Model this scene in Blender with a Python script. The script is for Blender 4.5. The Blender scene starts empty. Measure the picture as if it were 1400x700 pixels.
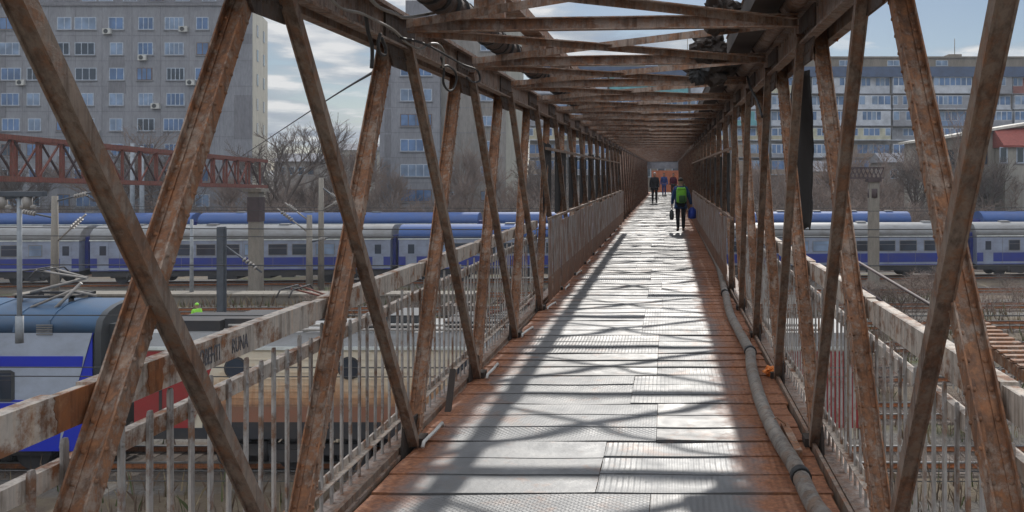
import bpy, bmesh, math, random
from mathutils import Vector, Matrix, noise
random.seed(7)
R = math.radians
S = bpy.context.scene
COL = S.collection
F = 1250.0; CX = 913.0; CY = 236.0; CAMZ = 1.85
GZ = -6.2                                   # ground level below the deck

# ------------------------------------------------------------------ materials
def newmat(name):
    m = bpy.data.materials.new(name); m.use_nodes = True
    nt = m.node_tree; b = nt.nodes['Principled BSDF']
    return m, nt, b
def N(nt, t, **kw):
    n = nt.nodes.new(t)
    for k, v in kw.items():
        if k in n.inputs: n.inputs[k].default_value = v
        else: setattr(n, k, v)
    return n
def L(nt, a, b): nt.links.new(a, b)
def rgba(c): return (c[0], c[1], c[2], 1)
def coords(nt, scale=(1, 1, 1), rnd=True):
    tc = N(nt, 'ShaderNodeTexCoord'); mp = N(nt, 'ShaderNodeMapping'); mp.inputs['Scale'].default_value = scale
    L(nt, tc.outputs['Object'], mp.inputs['Vector'])
    if rnd:
        oi = N(nt, 'ShaderNodeObjectInfo'); ml = N(nt, 'ShaderNodeMath', operation='MULTIPLY'); ml.inputs[1].default_value = 37.0
        L(nt, oi.outputs['Random'], ml.inputs[0]); cb = N(nt, 'ShaderNodeCombineXYZ')
        for i in range(3): L(nt, ml.outputs[0], cb.inputs[i])
        L(nt, cb.outputs[0], mp.inputs['Location'])
    return mp.outputs['Vector']
def noise_tex(nt, vec, scale, detail=6, rough=.6):
    n = N(nt, 'ShaderNodeTexNoise'); n.inputs['Scale'].default_value = scale; n.inputs['Detail'].default_value = detail; n.inputs['Roughness'].default_value = rough
    L(nt, vec, n.inputs['Vector']); return n.outputs['Fac']
def ramp(nt, fac, stops):
    r = N(nt, 'ShaderNodeValToRGB'); e = r.color_ramp.elements
    while len(e) < len(stops): e.new(.5)
    for i, (p, c) in enumerate(stops):
        e[i].position = p; e[i].color = rgba(c) if len(c) == 3 else c
    L(nt, fac, r.inputs['Fac']); return r.outputs['Color']
def mix(nt, fac, a, b, mode='MIX'):
    m = N(nt, 'ShaderNodeMix', data_type='RGBA', blend_type=mode)
    for s, v in ((0, fac), (6, a), (7, b)):
        if hasattr(v, 'is_linked'): L(nt, v, m.inputs[s])
        elif s == 0: m.inputs[0].default_value = v
        else: m.inputs[s].default_value = rgba(v)
    return m.outputs[2]
def bump(nt, b, h, strength=.4, dist=.01):
    bp = N(nt, 'ShaderNodeBump'); bp.inputs['Strength'].default_value = strength; bp.inputs['Distance'].default_value = dist
    L(nt, h, bp.inputs['Height']); L(nt, bp.outputs[0], b.inputs['Normal'])
_plain = {}
def plain(name, c, rough=.7, metal=0, var=.25, scale=3, spec=None):
    if name in _plain: return _plain[name]
    m, nt, b = newmat(name); v = coords(nt)
    f = noise_tex(nt, v, scale)
    L(nt, ramp(nt, f, [(.3, [x*(1-var) for x in c]), (.7, [min(1, x*(1+var)) for x in c])]), b.inputs['Base Color'])
    b.inputs['Roughness'].default_value = rough; b.inputs['Metallic'].default_value = metal
    if spec is not None: b.inputs['Specular IOR Level'].default_value = spec
    _plain[name] = m; return m
def rust(name, paint, amount=.5, dark=(.075, .042, .028), orange=(.33, .13, .05), sx=(1, 1, 1), rough=.7, metal=.0, fine=9):
    """old painted steel: paint / brown rust / orange blooms; 'amount' of rust"""
    m, nt, b = newmat(name); v = coords(nt, sx)
    f1 = noise_tex(nt, v, 4.6, 9, .74); f2 = noise_tex(nt, v, fine, 8, .7); f3 = noise_tex(nt, v, 34, 4, .6)
    rustc = ramp(nt, f2, [(.3, dark), (.5, [(a+b_)/2*.8 for a, b_ in zip(dark, orange)]), (.72, orange)])
    pc = mix(nt, f3, [x*.72 for x in paint], [min(1, x*1.2) for x in paint])
    ad = N(nt, 'ShaderNodeMath', operation='ADD'); L(nt, f1, ad.inputs[0])
    ml = N(nt, 'ShaderNodeMath', operation='MULTIPLY'); L(nt, f2, ml.inputs[0]); ml.inputs[1].default_value = .7; L(nt, ml.outputs[0], ad.inputs[1])
    p = .85 + (.5-amount)*.42
    mk = ramp(nt, ad.outputs[0], [(p-.08, (0, 0, 0)), (p+.07, (1, 1, 1))])
    st = ramp(nt, noise_tex(nt, coords(nt, (sx[0]*5, sx[1]*5, .5)), 4.0, 6, .7), [(.36, (.42, .38, .35)), (.52, (1, 1, 1)), (.70, (1.0, .80, .62))])
    L(nt, mix(nt, .8, mix(nt, mk, pc, rustc), st, 'MULTIPLY'), b.inputs['Base Color'])
    rr = N(nt, 'ShaderNodeMapRange'); L(nt, f2, rr.inputs[0]); rr.inputs[3].default_value = rough-.18; rr.inputs[4].default_value = rough+.2; L(nt, rr.outputs[0], b.inputs['Roughness'])
    b.inputs['Metallic'].default_value = metal
    ad2 = N(nt, 'ShaderNodeMath', operation='ADD'); L(nt, f3, ad2.inputs[0]); L(nt, mk, ad2.inputs[1])
    bump(nt, b, ad2.outputs[0], .5, .003)
    return m
M = {}
M['diag'] = rust('rusty_brown_steel', (.29, .22, .172), .45, dark=(.17, .112, .082), orange=(.36, .19, .11), fine=18)
M['riv'] = rust('rusty_riveted_steel', (.42, .315, .245), .62, orange=(.47, .215, .10), dark=(.19, .105, .068), fine=26)
M['chord'] = rust('chord_steel', (.35, .275, .23), .45, dark=(.17, .12, .092), orange=(.38, .21, .13), fine=18)
M['roof'] = rust('roof_steel', (.40, .31, .255), .5, dark=(.18, .12, .09), orange=(.46, .235, .13), fine=18)
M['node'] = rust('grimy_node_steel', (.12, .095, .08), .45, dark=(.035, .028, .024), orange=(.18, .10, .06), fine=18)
M['rail'] = rust('peeling_grey_paint', (.62, .54, .46), .34, orange=(.40, .17, .065), dark=(.2, .11, .075))
M['railrust'] = rust('orange_rust', (.42, .2, .09), .8, orange=(.55, .2, .06), dark=(.25, .10, .05))
M['balus'] = rust('grey_baluster_paint', (.48, .45, .42), .32, orange=(.36, .2, .12), dark=(.16, .11, .085))
M['sheet'] = rust('pale_sheet_steel', (.38, .35, .33), .5, orange=(.32, .14, .07), dark=(.16, .09, .06), sx=(1, 1, .35))
M['sheetrust'] = rust('rusted_sheet_foot', (.30, .20, .15), .75, orange=(.33, .15, .075), dark=(.15, .08, .05))
M['corr'] = rust('brown_corrugated', (.50, .38, .32), .5, orange=(.50, .28, .17), dark=(.28, .19, .14), sx=(1, 1, .3))
M['black'] = plain('black_netting', (.028, .024, .022), .95)
M['tarp'] = plain('brown_tarp', (.055, .042, .035), .95)
M['cable'] = plain('black_cable', (.035, .033, .032), .6)
M['greycable'] = plain('grey_cable', (.30, .28, .25), .5)
M['pipe'] = rust('grey_plastic_pipe', (.22, .195, .17), .36, orange=(.25, .17, .12), dark=(.13, .1, .08), rough=.65)
M['sleeve'] = plain('black_rubber', (.02, .02, .02), .6)
M['wrap'] = rust('wrapped_pipe', (.14, .12, .11), .55, dark=(.05, .04, .035), orange=(.2, .12, .08), sx=(1, 6, 1))
M['white'] = plain('white_plastic', (.62, .60, .56), .45)
M['orangebag'] = plain('orange_plastic', (.75, .22, .04), .5)
M['ink'] = plain('graffiti_ink', (.17, .16, .165), .8, var=.85, scale=60)

def deck_material():
    m, nt, b = newmat('worn_tread_plate')
    tc = N(nt, 'ShaderNodeTexCoord'); P = tc.outputs['Object']
    oi = N(nt, 'ShaderNodeObjectInfo')
    sp = N(nt, 'ShaderNodeSeparateXYZ'); L(nt, P, sp.inputs[0])
    rv = coords(nt)
    def math_(op, a, c=None, clamp=False):
        n = N(nt, 'ShaderNodeMath', operation=op); n.use_clamp = clamp
        for i, v in enumerate((a, c)):
            if v is None: continue
            if hasattr(v, 'is_linked'): L(nt, v, n.inputs[i])
            else: n.inputs[i].default_value = v
        return n.outputs[0]
    big = noise_tex(nt, P, 1.1, 5, .6); med = noise_tex(nt, rv, 5, 8, .65); fine = noise_tex(nt, rv, 28, 5, .65)
    # worn walking line: |x + .47| < .95
    d = math_('ABSOLUTE', math_('ADD', sp.outputs[0], .50))
    d = math_('ADD', d, math_('MULTIPLY', math_('SUBTRACT', med, .5), .5))
    d = math_('ADD', d, math_('MULTIPLY', math_('SUBTRACT', big, .5), .35))
    edge = N(nt, 'ShaderNodeMapRange'); L(nt, d, edge.inputs[0]); edge.inputs[1].default_value = .90; edge.inputs[2].default_value = 1.14
    steel = ramp(nt, med, [(.3, (.15, .15, .15)), (.55, (.20, .202, .205)), (.75, (.26, .26, .26))])
    wn = N(nt, 'ShaderNodeTexWhiteNoise', noise_dimensions='1D'); L(nt, oi.outputs['Random'], wn.inputs['W']); rv2 = wn.outputs['Value']
    steel = mix(nt, math_('MULTIPLY', rv2, .75), steel, (.15, .145, .14))
    stain = ramp(nt, noise_tex(nt, rv, 3.2, 6, .7), [(.56, (0, 0, 0)), (.68, (1, 1, 1))])
    steel = mix(nt, math_('MULTIPLY', stain, .45), steel, (.26, .15, .10))
    rc = ramp(nt, fine, [(.3, (.15, .06, .032)), (.55, (.30, .12, .055)), (.78, (.46, .22, .11))])
    L(nt, mix(nt, edge.outputs[0], steel, rc), b.inputs['Base Color'])
    mt = math_('SUBTRACT', .45, math_('MULTIPLY', edge.outputs[0], .45), True); L(nt, mt, b.inputs['Metallic'])
    ro = N(nt, 'ShaderNodeMapRange'); L(nt, med, ro.inputs[0]); ro.inputs[1].default_value = .3; ro.inputs[2].default_value = .75; ro.inputs[3].default_value = .43; ro.inputs[4].default_value = .68
    L(nt, math_('ADD', ro.outputs[0], math_('MULTIPLY', edge.outputs[0], .25)), b.inputs['Roughness'])
    # raised tread lines (two crossed families of short bars)
    mp = N(nt, 'ShaderNodeMapping'); mp.inputs['Rotation'].default_value = (0, 0, R(45)); L(nt, P, mp.inputs['Vector'])
    ws = []
    for ax in ('X', 'Y'):
        w = N(nt, 'ShaderNodeTexWave', bands_direction=ax); w.inputs['Scale'].default_value = 10.5; w.inputs['Distortion'].default_value = 0; L(nt, mp.outputs[0], w.inputs['Vector']); ws.append(w.outputs['Fac'])
    tread = math_('MAXIMUM', math_('POWER', ws[0], 4), math_('POWER', ws[1], 4))
    rb = N(nt, 'ShaderNodeTexWave', bands_direction='X'); rb.inputs['Scale'].default_value = 9.0; rb.inputs['Distortion'].default_value = .6; L(nt, P, rb.inputs['Vector'])
    pick = math_('GREATER_THAN', oi.outputs['Random'], .5)
    mxn = N(nt, 'ShaderNodeMix'); L(nt, pick, mxn.inputs[0]); L(nt, tread, mxn.inputs[2]); L(nt, math_('MULTIPLY', rb.outputs['Fac'], .8), mxn.inputs[3]); tread = mxn.outputs[0]
    has = math_('GREATER_THAN', oi.outputs['Random'], .22)
    h = math_('ADD', math_('MULTIPLY', math_('MULTIPLY', tread, has), .55), math_('MULTIPLY', fine, .5))
    h = math_('ADD', h, math_('MULTIPLY', med, .9))
    bump(nt, b, h, .8, .005)
    return m
M['deck'] = deck_material()

# ------------------------------------------------------------------ mesh building
class MB:
    def __init__(s): s.v = []; s.f = []; s.mi = []; s.sm = []
    def add(s, vs, fs, mi=0, smooth=False):
        o = len(s.v); s.v += [tuple(v) for v in vs]
        for f in fs: s.f.append([o+i for i in f]); s.mi.append(mi); s.sm.append(smooth)
    def box(s, a, b, mi=0):
        x0, y0, z0 = a; x1, y1, z1 = b
        s.add([(x0,y0,z0),(x1,y0,z0),(x1,y1,z0),(x0,y1,z0),(x0,y0,z1),(x1,y0,z1),(x1,y1,z1),(x0,y1,z1)],
              [(0,3,2,1),(4,5,6,7),(0,1,5,4),(1,2,6,5),(2,3,7,6),(3,0,4,7)], mi)
    def bar(s, p0, p1, u0, u1, v0, v1, up=(1, 0, 0), mi=0):
        """beam between two points; section rectangle u0..u1 along 'up'-ish axis, v0..v1 across"""
        p0 = Vector(p0); p1 = Vector(p1); d = (p1-p0).normalized(); U = Vector(up); U = (U-d*U.dot(d)).normalized(); V = d.cross(U)
        vs = []
        for p in (p0, p1):
            for (a, b) in ((u0, v0), (u1, v0), (u1, v1), (u0, v1)): vs.append(p+U*a+V*b)
        s.add(vs, [(0,1,2,3),(7,6,5,4),(0,4,5,1),(1,5,6,2),(2,6,7,3),(3,7,4,0)], mi)
    def tube(s, pts, r, n=8, mi=0, smooth=True, r1=None, cap=True):
        pts = [Vector(p) for p in pts]; k = len(pts); rings = []; U = None
        for i, p in enumerate(pts):
            d = (pts[min(i+1, k-1)]-pts[max(i-1, 0)]).normalized()
            if U is None:
                U = Vector((0, 0, 1)) if abs(d.z) < .9 else Vector((1, 0, 0))
            U = (U-d*U.dot(d)).normalized(); V = d.cross(U)
            rr = r if r1 is None else r+(r1-r)*i/max(1, k-1)
            rings.append([p+(U*math.cos(2*math.pi*j/n)+V*math.sin(2*math.pi*j/n))*rr for j in range(n)])
        o = len(s.v)
        for rg in rings: s.v += [tuple(q) for q in rg]
        for i in range(k-1):
            for j in range(n):
                s.f.append([o+i*n+j, o+i*n+(j+1) % n, o+(i+1)*n+(j+1) % n, o+(i+1)*n+j]); s.mi.append(mi); s.sm.append(smooth)
        if cap:
            s.f.append([o+j for j in range(n)][::-1]); s.mi.append(mi); s.sm.append(False)
            s.f.append([o+(k-1)*n+j for j in range(n)]); s.mi.append(mi); s.sm.append(False)
    def dome(s, c, nrm, r, mi=0):
        c = Vector(c); nrm = Vector(nrm).normalized(); U = nrm.orthogonal().normalized(); V = nrm.cross(U)
        vs = []
        for (h, q) in ((0, 1), (.65, .72)):
            for j in range(6):
                a = j*math.pi/3; vs.append(c+nrm*(h*r)+(U*math.cos(a)+V*math.sin(a))*r*q)
        fs = [(j, (j+1) % 6, 6+(j+1) % 6, 6+j) for j in range(6)]+[(6, 7, 8, 9, 10, 11)]
        s.add(vs, fs, mi, True)
    def prism(s, poly, axis, a, b, mi=0, smooth=False):
        """poly of 2-D points extruded along axis ('x': (y,z) pts; 'y': (x,z); 'z': (x,y))"""
        def P(q, t): return {'x': (t, q[0], q[1]), 'y': (q[0], t, q[1]), 'z': (q[0], q[1], t)}[axis]
        n = len(poly); vs = [P(q, a) for q in poly]+[P(q, b) for q in poly]
        s.add(vs, [[i, (i+1) % n, n+(i+1) % n, n+i] for i in range(n)], mi, smooth)
        s.add(vs, [list(range(n))[::-1], list(range(n, 2*n))], mi)
    def build(s, name, mats, parent=None, kind=None):
        me = bpy.data.meshes.new(name)
        off = parent_base(parent)
        me.from_pydata([(v[0]-off[0], v[1]-off[1], v[2]-off[2]) for v in s.v], [], s.f)
        mats = mats if isinstance(mats, (list, tuple)) else [mats]
        for m in mats: me.materials.append(m)
        me.polygons.foreach_set('material_index', s.mi); me.polygons.foreach_set('use_smooth', s.sm)
        bm = bmesh.new(); bm.from_mesh(me); bmesh.ops.recalc_face_normals(bm, faces=bm.faces); bm.to_mesh(me); bm.free()
        me.update()
        o = bpy.data.objects.new(name, me); COL.objects.link(o)
        if parent: o.parent = parent
        if kind: o['kind'] = kind
        return o
BASE = {}
def parent_base(p):
    """builders write world coordinates (or thing-local ones when the thing is 'local')"""
    if p is None: return (0, 0, 0)
    if p.name in BASE: return BASE[p.name]
    if p.parent: return parent_base(p.parent)
    return (0, 0, 0)
def tag(o, label=None, cat=None, group=None, kind=None):
    if label: o['label'] = label
    if cat: o['category'] = cat
    if group: o['group'] = group
    if kind: o['kind'] = kind
    return o
def empty(name, loc=(0, 0, 0), rz=0, local=False):
    o = bpy.data.objects.new(name, None); COL.objects.link(o); o.location = loc; o.rotation_euler.z = rz
    o.empty_display_size = .2
    BASE[o.name] = (0, 0, 0) if local else tuple(loc)
    return o
def copy_tree(o, parent=None):
    c = o.copy(); COL.objects.link(c); c.parent = parent
    for ch in list(o.children): copy_tree(ch, c)
    return c
def px(x, y, X=None, Y=None):
    """photo pixel -> point, on a plane of constant world X or Y"""
    if Y is None: Y = F*X/(x-CX)
    return ((x-CX)/F*Y, Y, CAMZ-(y-CY)/F*Y)

# ------------------------------------------------------------------ the footbridge
PAN = 2.05
def NY(n): return 6.27+PAN*(n-1)
N0, N1 = -2, 37
def wall(side, z):        # inner truss plane, leaning a little
    return (-1.72-.08*z/2.83) if side < 0 else (.99-.07*z/2.85)
def ztop(side): return 2.83 if side < 0 else 2.87
FB = empty('footbridge', (0, 0, 0))
tag(FB, 'rusty riveted steel truss footbridge with worn metal deck crossing the railway', 'bridge')

# deck plates: ~1 m sections, two halves, each of three lapped strips
def deck_piece(mb, y0, y1, x0, x1, sd):
    rows = 3; nx = max(2, int((x1-x0)/.14)); 
    for r in range(rows):
        a = y0+(y1-y0)*r/rows+(.0 if r else .009); b = y0+(y1-y0)*(r+1)/rows-(.002 if r < rows-1 else .009)
        ny = 6; o = len(mb.v); tilt = random.uniform(-.006, .006); bow = random.uniform(-.015, .006)
        for j in range(ny+1):
            t = j/ny; y = a+(b-a)*t
            for i in range(nx+1):
                x = x0+(x1-x0)*i/nx
                z = .010*(0 if 0 else 1)*noise.noise(Vector((x*1.6+sd, y*2.6, sd)))+bow*math.sin(math.pi*t)+tilt*(t-.5)-.0065*t+.003*math.sin(math.pi*2*((y-6.27)/PAN))
                mb.v.append((x, y, z))
        for j in range(ny):
            for i in range(nx):
                q = o+j*(nx+1)+i; mb.f.append([q, q+1, q+nx+2, q+nx+1]); mb.mi.append(0); mb.sm.append(True)
        # front lip so each lapped strip shows an edge
        o2 = len(mb.v)
        for i in range(nx+1):
            q = mb.v[o+i]; mb.v.append(q); mb.v.append((q[0], q[1], q[2]-.02))
        for i in range(nx):
            mb.f.append([o2+2*i, o2+2*i+1, o2+2*i+3, o2+2*i+2]); mb.mi.append(0); mb.sm.append(False)
sec = PAN/2; k0 = -3; nsec = int((NY(N1)-1.2)/sec)+4
rest = MB()
for k in range(nsec):
    y0 = 5.28-4*sec+sec*k; y1 = y0+sec
    split = random.choice((-.42, -.30, -.08, -.62, -.1)); e0 = -1.74+random.uniform(-.03, .03); e1 = .955+random.uniform(-.02, .03)
    for (a, b) in ((e0, split-.002), (split+.002, e1)):
        mb = rest if k >= 50 else MB()
        deck_piece(mb, y0, y1, a, b, random.uniform(0, 50))
        if k < 50: mb.build('deck_plate', M['deck'], FB)
rest.build('deck_plate', M['deck'], FB, kind='stuff')
# dark substructure under the plates
for n in range(N0, N1+1):
    mb = MB(); y = NY(n)
    mb.box((-1.9, y-.05, -.32), (1.1, y+.05, -.05)); mb.box((-1.9, y-.1, -.34), (1.1, y+.1, -.32))
    mb.build('cross_girder', M['chord'], FB)
for x in (-1.45, -.9, -.3, .3, .8):
    mb = MB(); mb.box((x-.04, NY(N0), -.2), (x+.04, NY(N1), -.055)); mb.build('stringer', M['chord'], FB)
for side in (-1, 1):
    mb = MB(); xi = wall(side, 0); a, b = (xi-.16, xi-.14) if side < 0 else (xi+.14, xi+.16)
    c, d = (xi-.22, xi-.04) if side < 0 else (xi+.04, xi+.22)
    mb.box((a, NY(N0), -.30), (b, NY(N1), -.04)); mb.box((c, NY(N0), -.33), (d, NY(N1), -.30)); mb.box((c, NY(N0), -.04), (d, NY(N1), -.015))
    mb.build('bottom_chord', M['chord'], FB)
    mb = MB(); e = -1.79 if side < 0 else .985
    mb.box((e-.012, 1.2, -.06), (e+.012, NY(N1), .028)); mb.build('deck_edge_angle', M['diag'], FB)
# top chords
for side in (-1, 1):
    zt = ztop(side); xi = wall(side, zt); s = side
    mb = MB(); y0, y1 = NY(N0), NY(N1)
    def bx(a, b, z0, z1): mb.box((min(xi+s*a, xi+s*b), y0, z0), (max(xi+s*a, xi+s*b), y1, z1))
    bx(.045, .065, zt-.13, zt+.10)       # inner web
    bx(.155, .175, zt-.13, zt+.10)       # outer web
    bx(.0, .22, zt+.10, zt+.118)         # top plate
    bx(-.01, .045, zt-.13, zt-.115); bx(-.01, .045, zt+.085, zt+.10)
    bx(.175, .225, zt-.13, zt-.115)
    for i in range(int((14-y0)/.16)):
        y = y0+.16*i
        mb.dome((xi+s*.045, y, zt+.06), (-s, 0, 0), .013); mb.dome((xi+s*.045, y, zt-.09), (-s, 0, 0), .013)
    mb.build('top_chord', M['chord'], FB)
# nodes: gussets
for n in range(N0, N1+1):
    for side in (-1, 1):
        zt = ztop(side); xi = wall(side, zt); s = side; y = NY(n)
        mb = MB(); a, b = sorted((xi+s*.028, xi+s*.042))
        mb.prism([(y-.34, zt+.09), (y+.34, zt+.09), (y+.34, zt-.10), (y+.17, zt-.27), (y-.17, zt-.27), (y-.34, zt-.10)], 'x', a, b)
        if n < 8:
            for dy in (-.26, -.18, -.1, 0, .1, .18, .26):
                mb.dome((a if s > 0 else b, y+dy, zt-.05), (-s, 0, 0), .014); mb.dome((a if s > 0 else b, y+dy*.5, zt-.2), (-s, 0, 0), .014)
        mb.build('gusset_plate', M['node'], FB)
        mb = MB(); xb = wall(side, 0); a, b = sorted((xb+s*.03, xb+s*.045))
        mb.prism([(y-.2, .16), (y+.2, .16), (y+.26, -.1), (y-.26, -.1)], 'x', a, b)
        a, b = sorted((xb-s*.06, xb+s*.05)); mb.box((a, y-.07, -.02), (b, y+.07, .045))
        mb.build('foot_plate', M['tarp'], FB)
# diagonals
for n in range(N0, N1):
    for side in (-1, 1):
        zt = ztop(side)-.06; s = side
        # slender pair running down and away (a channel seen as two faces)
        p0 = Vector((wall(side, zt), NY(n)+.06, zt)); p1 = Vector((wall(side, 0), NY(n+1)-.05, .02))
        mb = MB(); up = (1, 0, 0)
        mb.bar(p0, p1, -.033, .033, -.005, .005, up); 
        mb.bar(p0, p1, -.033, -.025, .005, .05, up); mb.bar(p0, p1, .025, .033, .005, .05, up)
        mb.bar(p0, p1, -.025, .025, .036, .042, up)
        mb.build('slender_diagonal', M['diag'], FB)
        # heavy riveted member running up and away
        o = s*.105
        p0 = Vector((wall(side, 0)+s*.04, NY(n)+.05, .02)); p1 = Vector((wall(side, zt)+o, NY(n+1)-.06, zt))
        mb = MB()
        mb.bar(p0, p1, -.047, .047, -.004, .004, up)
        for u in (-.047, .040):
            mb.bar(p0, p1, u, u+.007, -.036, -.004, up); mb.bar(p0, p1, u, u+.007, .004, .036, up)
        for u in (-.040, .018): mb.bar(p0, p1, u, u+.022, .0042, .010, up); mb.bar(p0, p1, u, u+.022, -.010, -.0042, up)
        if n < 8:
            d = (p1-p0); ln = d.length; d.normalize(); U = Vector((1, 0, 0)); U = (U-d*U.dot(d)).normalized(); V = d.cross(U)
            for i in range(int(ln/.10)):
                c = p0+d*(.06+.10*i)
                for u in (-.029, .029):
                    mb.dome(c+U*u+V*.010, V, .0105); mb.dome(c+U*u-V*.010, -V, .0105)
                for v_ in (-.024, .024): mb.dome(c+U*(-s*.047)+V*v_, U*(-s), .0095)
        mb.build('riveted_diagonal', M['riv'], FB)
# roof struts and cross bracing
for n in range(N0, N1+1):
    y = NY(n); a = (wall(-1, 2.83)+.03, y, 2.85); b = (wall(1, 2.87)-.03, y, 2.89); mb = MB()
    mb.bar(a, b, -.045, .045, -.004, .004, (0, 0, 1)); mb.bar(a, b, .037, .045, -.05, .05, (0, 0, 1)); mb.bar(a, b, -.045, -.037, .004, .06, (0, 0, 1))
    mb.build('roof_strut', M['roof'], FB)
    if n < N1:
        for (sa, sb, dz) in ((-1, 1, 0), (1, -1, .022)):
            za, zb = (2.86, 2.90) if sa < 0 else (2.90, 2.86)
            a = Vector((wall(sa, 2.8)-sa*.06, y+.10, za+dz-.01)); b = Vector((wall(sb, 2.8)-sb*.06, y+PAN-.10, zb+dz-.01))
            mb = MB(); mb.bar(a, b, -.004, .004, -.032, .032, (0, 0, 1)); mb.bar(a, b, -.05, -.004, -.032, -.026, (0, 0, 1))
            mb.build('roof_brace', M['roof'], FB)
        if n >= 8:
            mb = MB(); ym = y+PAN/2; mb.bar((wall(-1, 2.8)+.04, ym, 2.87), (wall(1, 2.8)-.04, ym, 2.9), -.035, .035, -.03, .03, (0, 0, 1))
            mb.build('roof_purlin', M['roof'], FB)
# handrails, mid rails, bottom rails, balusters
FEND = 12.9
hand = []
nbal = {-1: 0, 1: 0}; restb = MB(); rail_parent = {}
for side in (-1, 1):
    s = side; xh = wall(side, 1.1)
    for n in range(N0, 4 if side < 0 else 5):
        y0 = NY(n)+.82; y1 = y0+PAN-.17; mb = MB()
        if y0 > FEND: break
        a, b = sorted((xh+s*.125, xh+s*.185))
        mb.box((a, y0, 1.045), (b, y1, 1.165)); i_, o_ = (b, a) if s < 0 else (a, b)
        mb.box((min(a, b)+.006, y1, 1.055), (max(a, b)-.006, y1+.17, 1.155))
        h = mb.build('handrail', M['rail'] if not (side < 0 and n == 0-1 and 0) else M['railrust'], FB); hand.append((side, n, h, b if s < 0 else a))
    mb = MB(); a, b = sorted((xh+s*.15, xh+s*.162)); y1 = FEND+.4 if s < 0 else FEND+1.2
    mb.box((a, -.3, .875), (b, y1, .935)); c, d = sorted((xh+s*.15, xh+s*.19)); mb.box((c, -.3, .935), (d, y1, .941))
    mb.build('mid_rail', M['rail'], FB)
    mb = MB(); mb.box((a, -.3, .115), (b, y1, .165)); c, d = sorted((xh+s*.11, xh+s*.15)); mb.box((c, -.3, .115), (d, y1, .122)); 
    br = mb.build('bottom_rail', M['rail'], FB)
    y = .9; i = 0
    bals = MB()
    while y < y1:
        tall = .965+(.05 if i % 2 else -.0)+random.uniform(-.012, .012)
        yy = y+random.uniform(-.006, .006); lean = random.uniform(-.012, .012) if random.random() > .12 else random.uniform(-.05, .05)
        bt = -.10+random.uniform(-.03, .04)
        x0, x1 = sorted((xh+s*.138, xh+s*.149)); w = .015
        tb = MB() if nbal[side] < 50 and random.random() >= 0 else restb
        poly = [(yy-w, bt), (yy+w, bt), (yy+w+lean, tall-.01), (yy+w*.6+lean, tall+.005), (yy-w*.6+lean, tall+.005), (yy-w+lean, tall-.01)]
        if not (random.random() < .02):
            tb.prism(poly, 'x', x0, x1)
            if y < 8: tb.dome((x0 if s > 0 else x1, yy+lean*.9, .905), (-s, 0, 0), .009)
        if tb is not restb and tb.v:
            tb.build('baluster', M['balus'], br); nbal[side] += 1
        y += .152 if s < 0 else .145; i += 1
restb.build('baluster', M['balus'], FB, kind='stuff')
# orange-rusted length and lettering sprayed on the left handrail
mb = MB(); fx = wall(-1, 1.1)-.125
for (side, n, h, fx_) in hand:
    if side < 0 and n == 0: h_text = h
def scab(y0, y1):
    mb = MB(); n = 9; pts = [(y0+random.uniform(-.012, .012), 1.047+.116*i/n) for i in range(n+1)]+[(y1+random.uniform(-.012, .012), 1.163-.116*i/n) for i in range(n+1)]
    mb.prism(pts, 'x', fx-.004, fx+.002); mb.build('rust_scab', M['railrust'], FB)
scab(2.80, 3.0); scab(3.30, 3.40)
def text_part(txt, size, loc, rot, mat, parent, name='graffiti', sx=1):
    cu = bpy.data.curves.new(name, 'FONT'); cu.body = txt; cu.size = size; cu.extrude = .0008; cu.offset = .0006
    o = bpy.data.objects.new(name, cu); dg = bpy.context.evaluated_depsgraph_get(); COL.objects.link(o)
    dg = bpy.context.evaluated_depsgraph_get(); me = bpy.data.meshes.new_from_object(o.evaluated_get(dg)); COL.objects.unlink(o); bpy.data.objects.remove(o)
    q = bpy.data.objects.new(name, me); me.materials.clear(); me.materials.append(mat); COL.objects.link(q); q.parent = parent
    q.location = loc; q.rotation_euler = rot; q.scale = (sx, 1, 1); return q
text_part('OBEHTI', .098, (fx+.002, 3.66, 1.068), (R(90), R(0), R(90)), M['ink'], FB, sx=.5)
text_part('RUNA', .09, (fx+.002, 3.93, 1.072), (R(90), 0, R(90)), M['ink'], FB, sx=.62)
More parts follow.
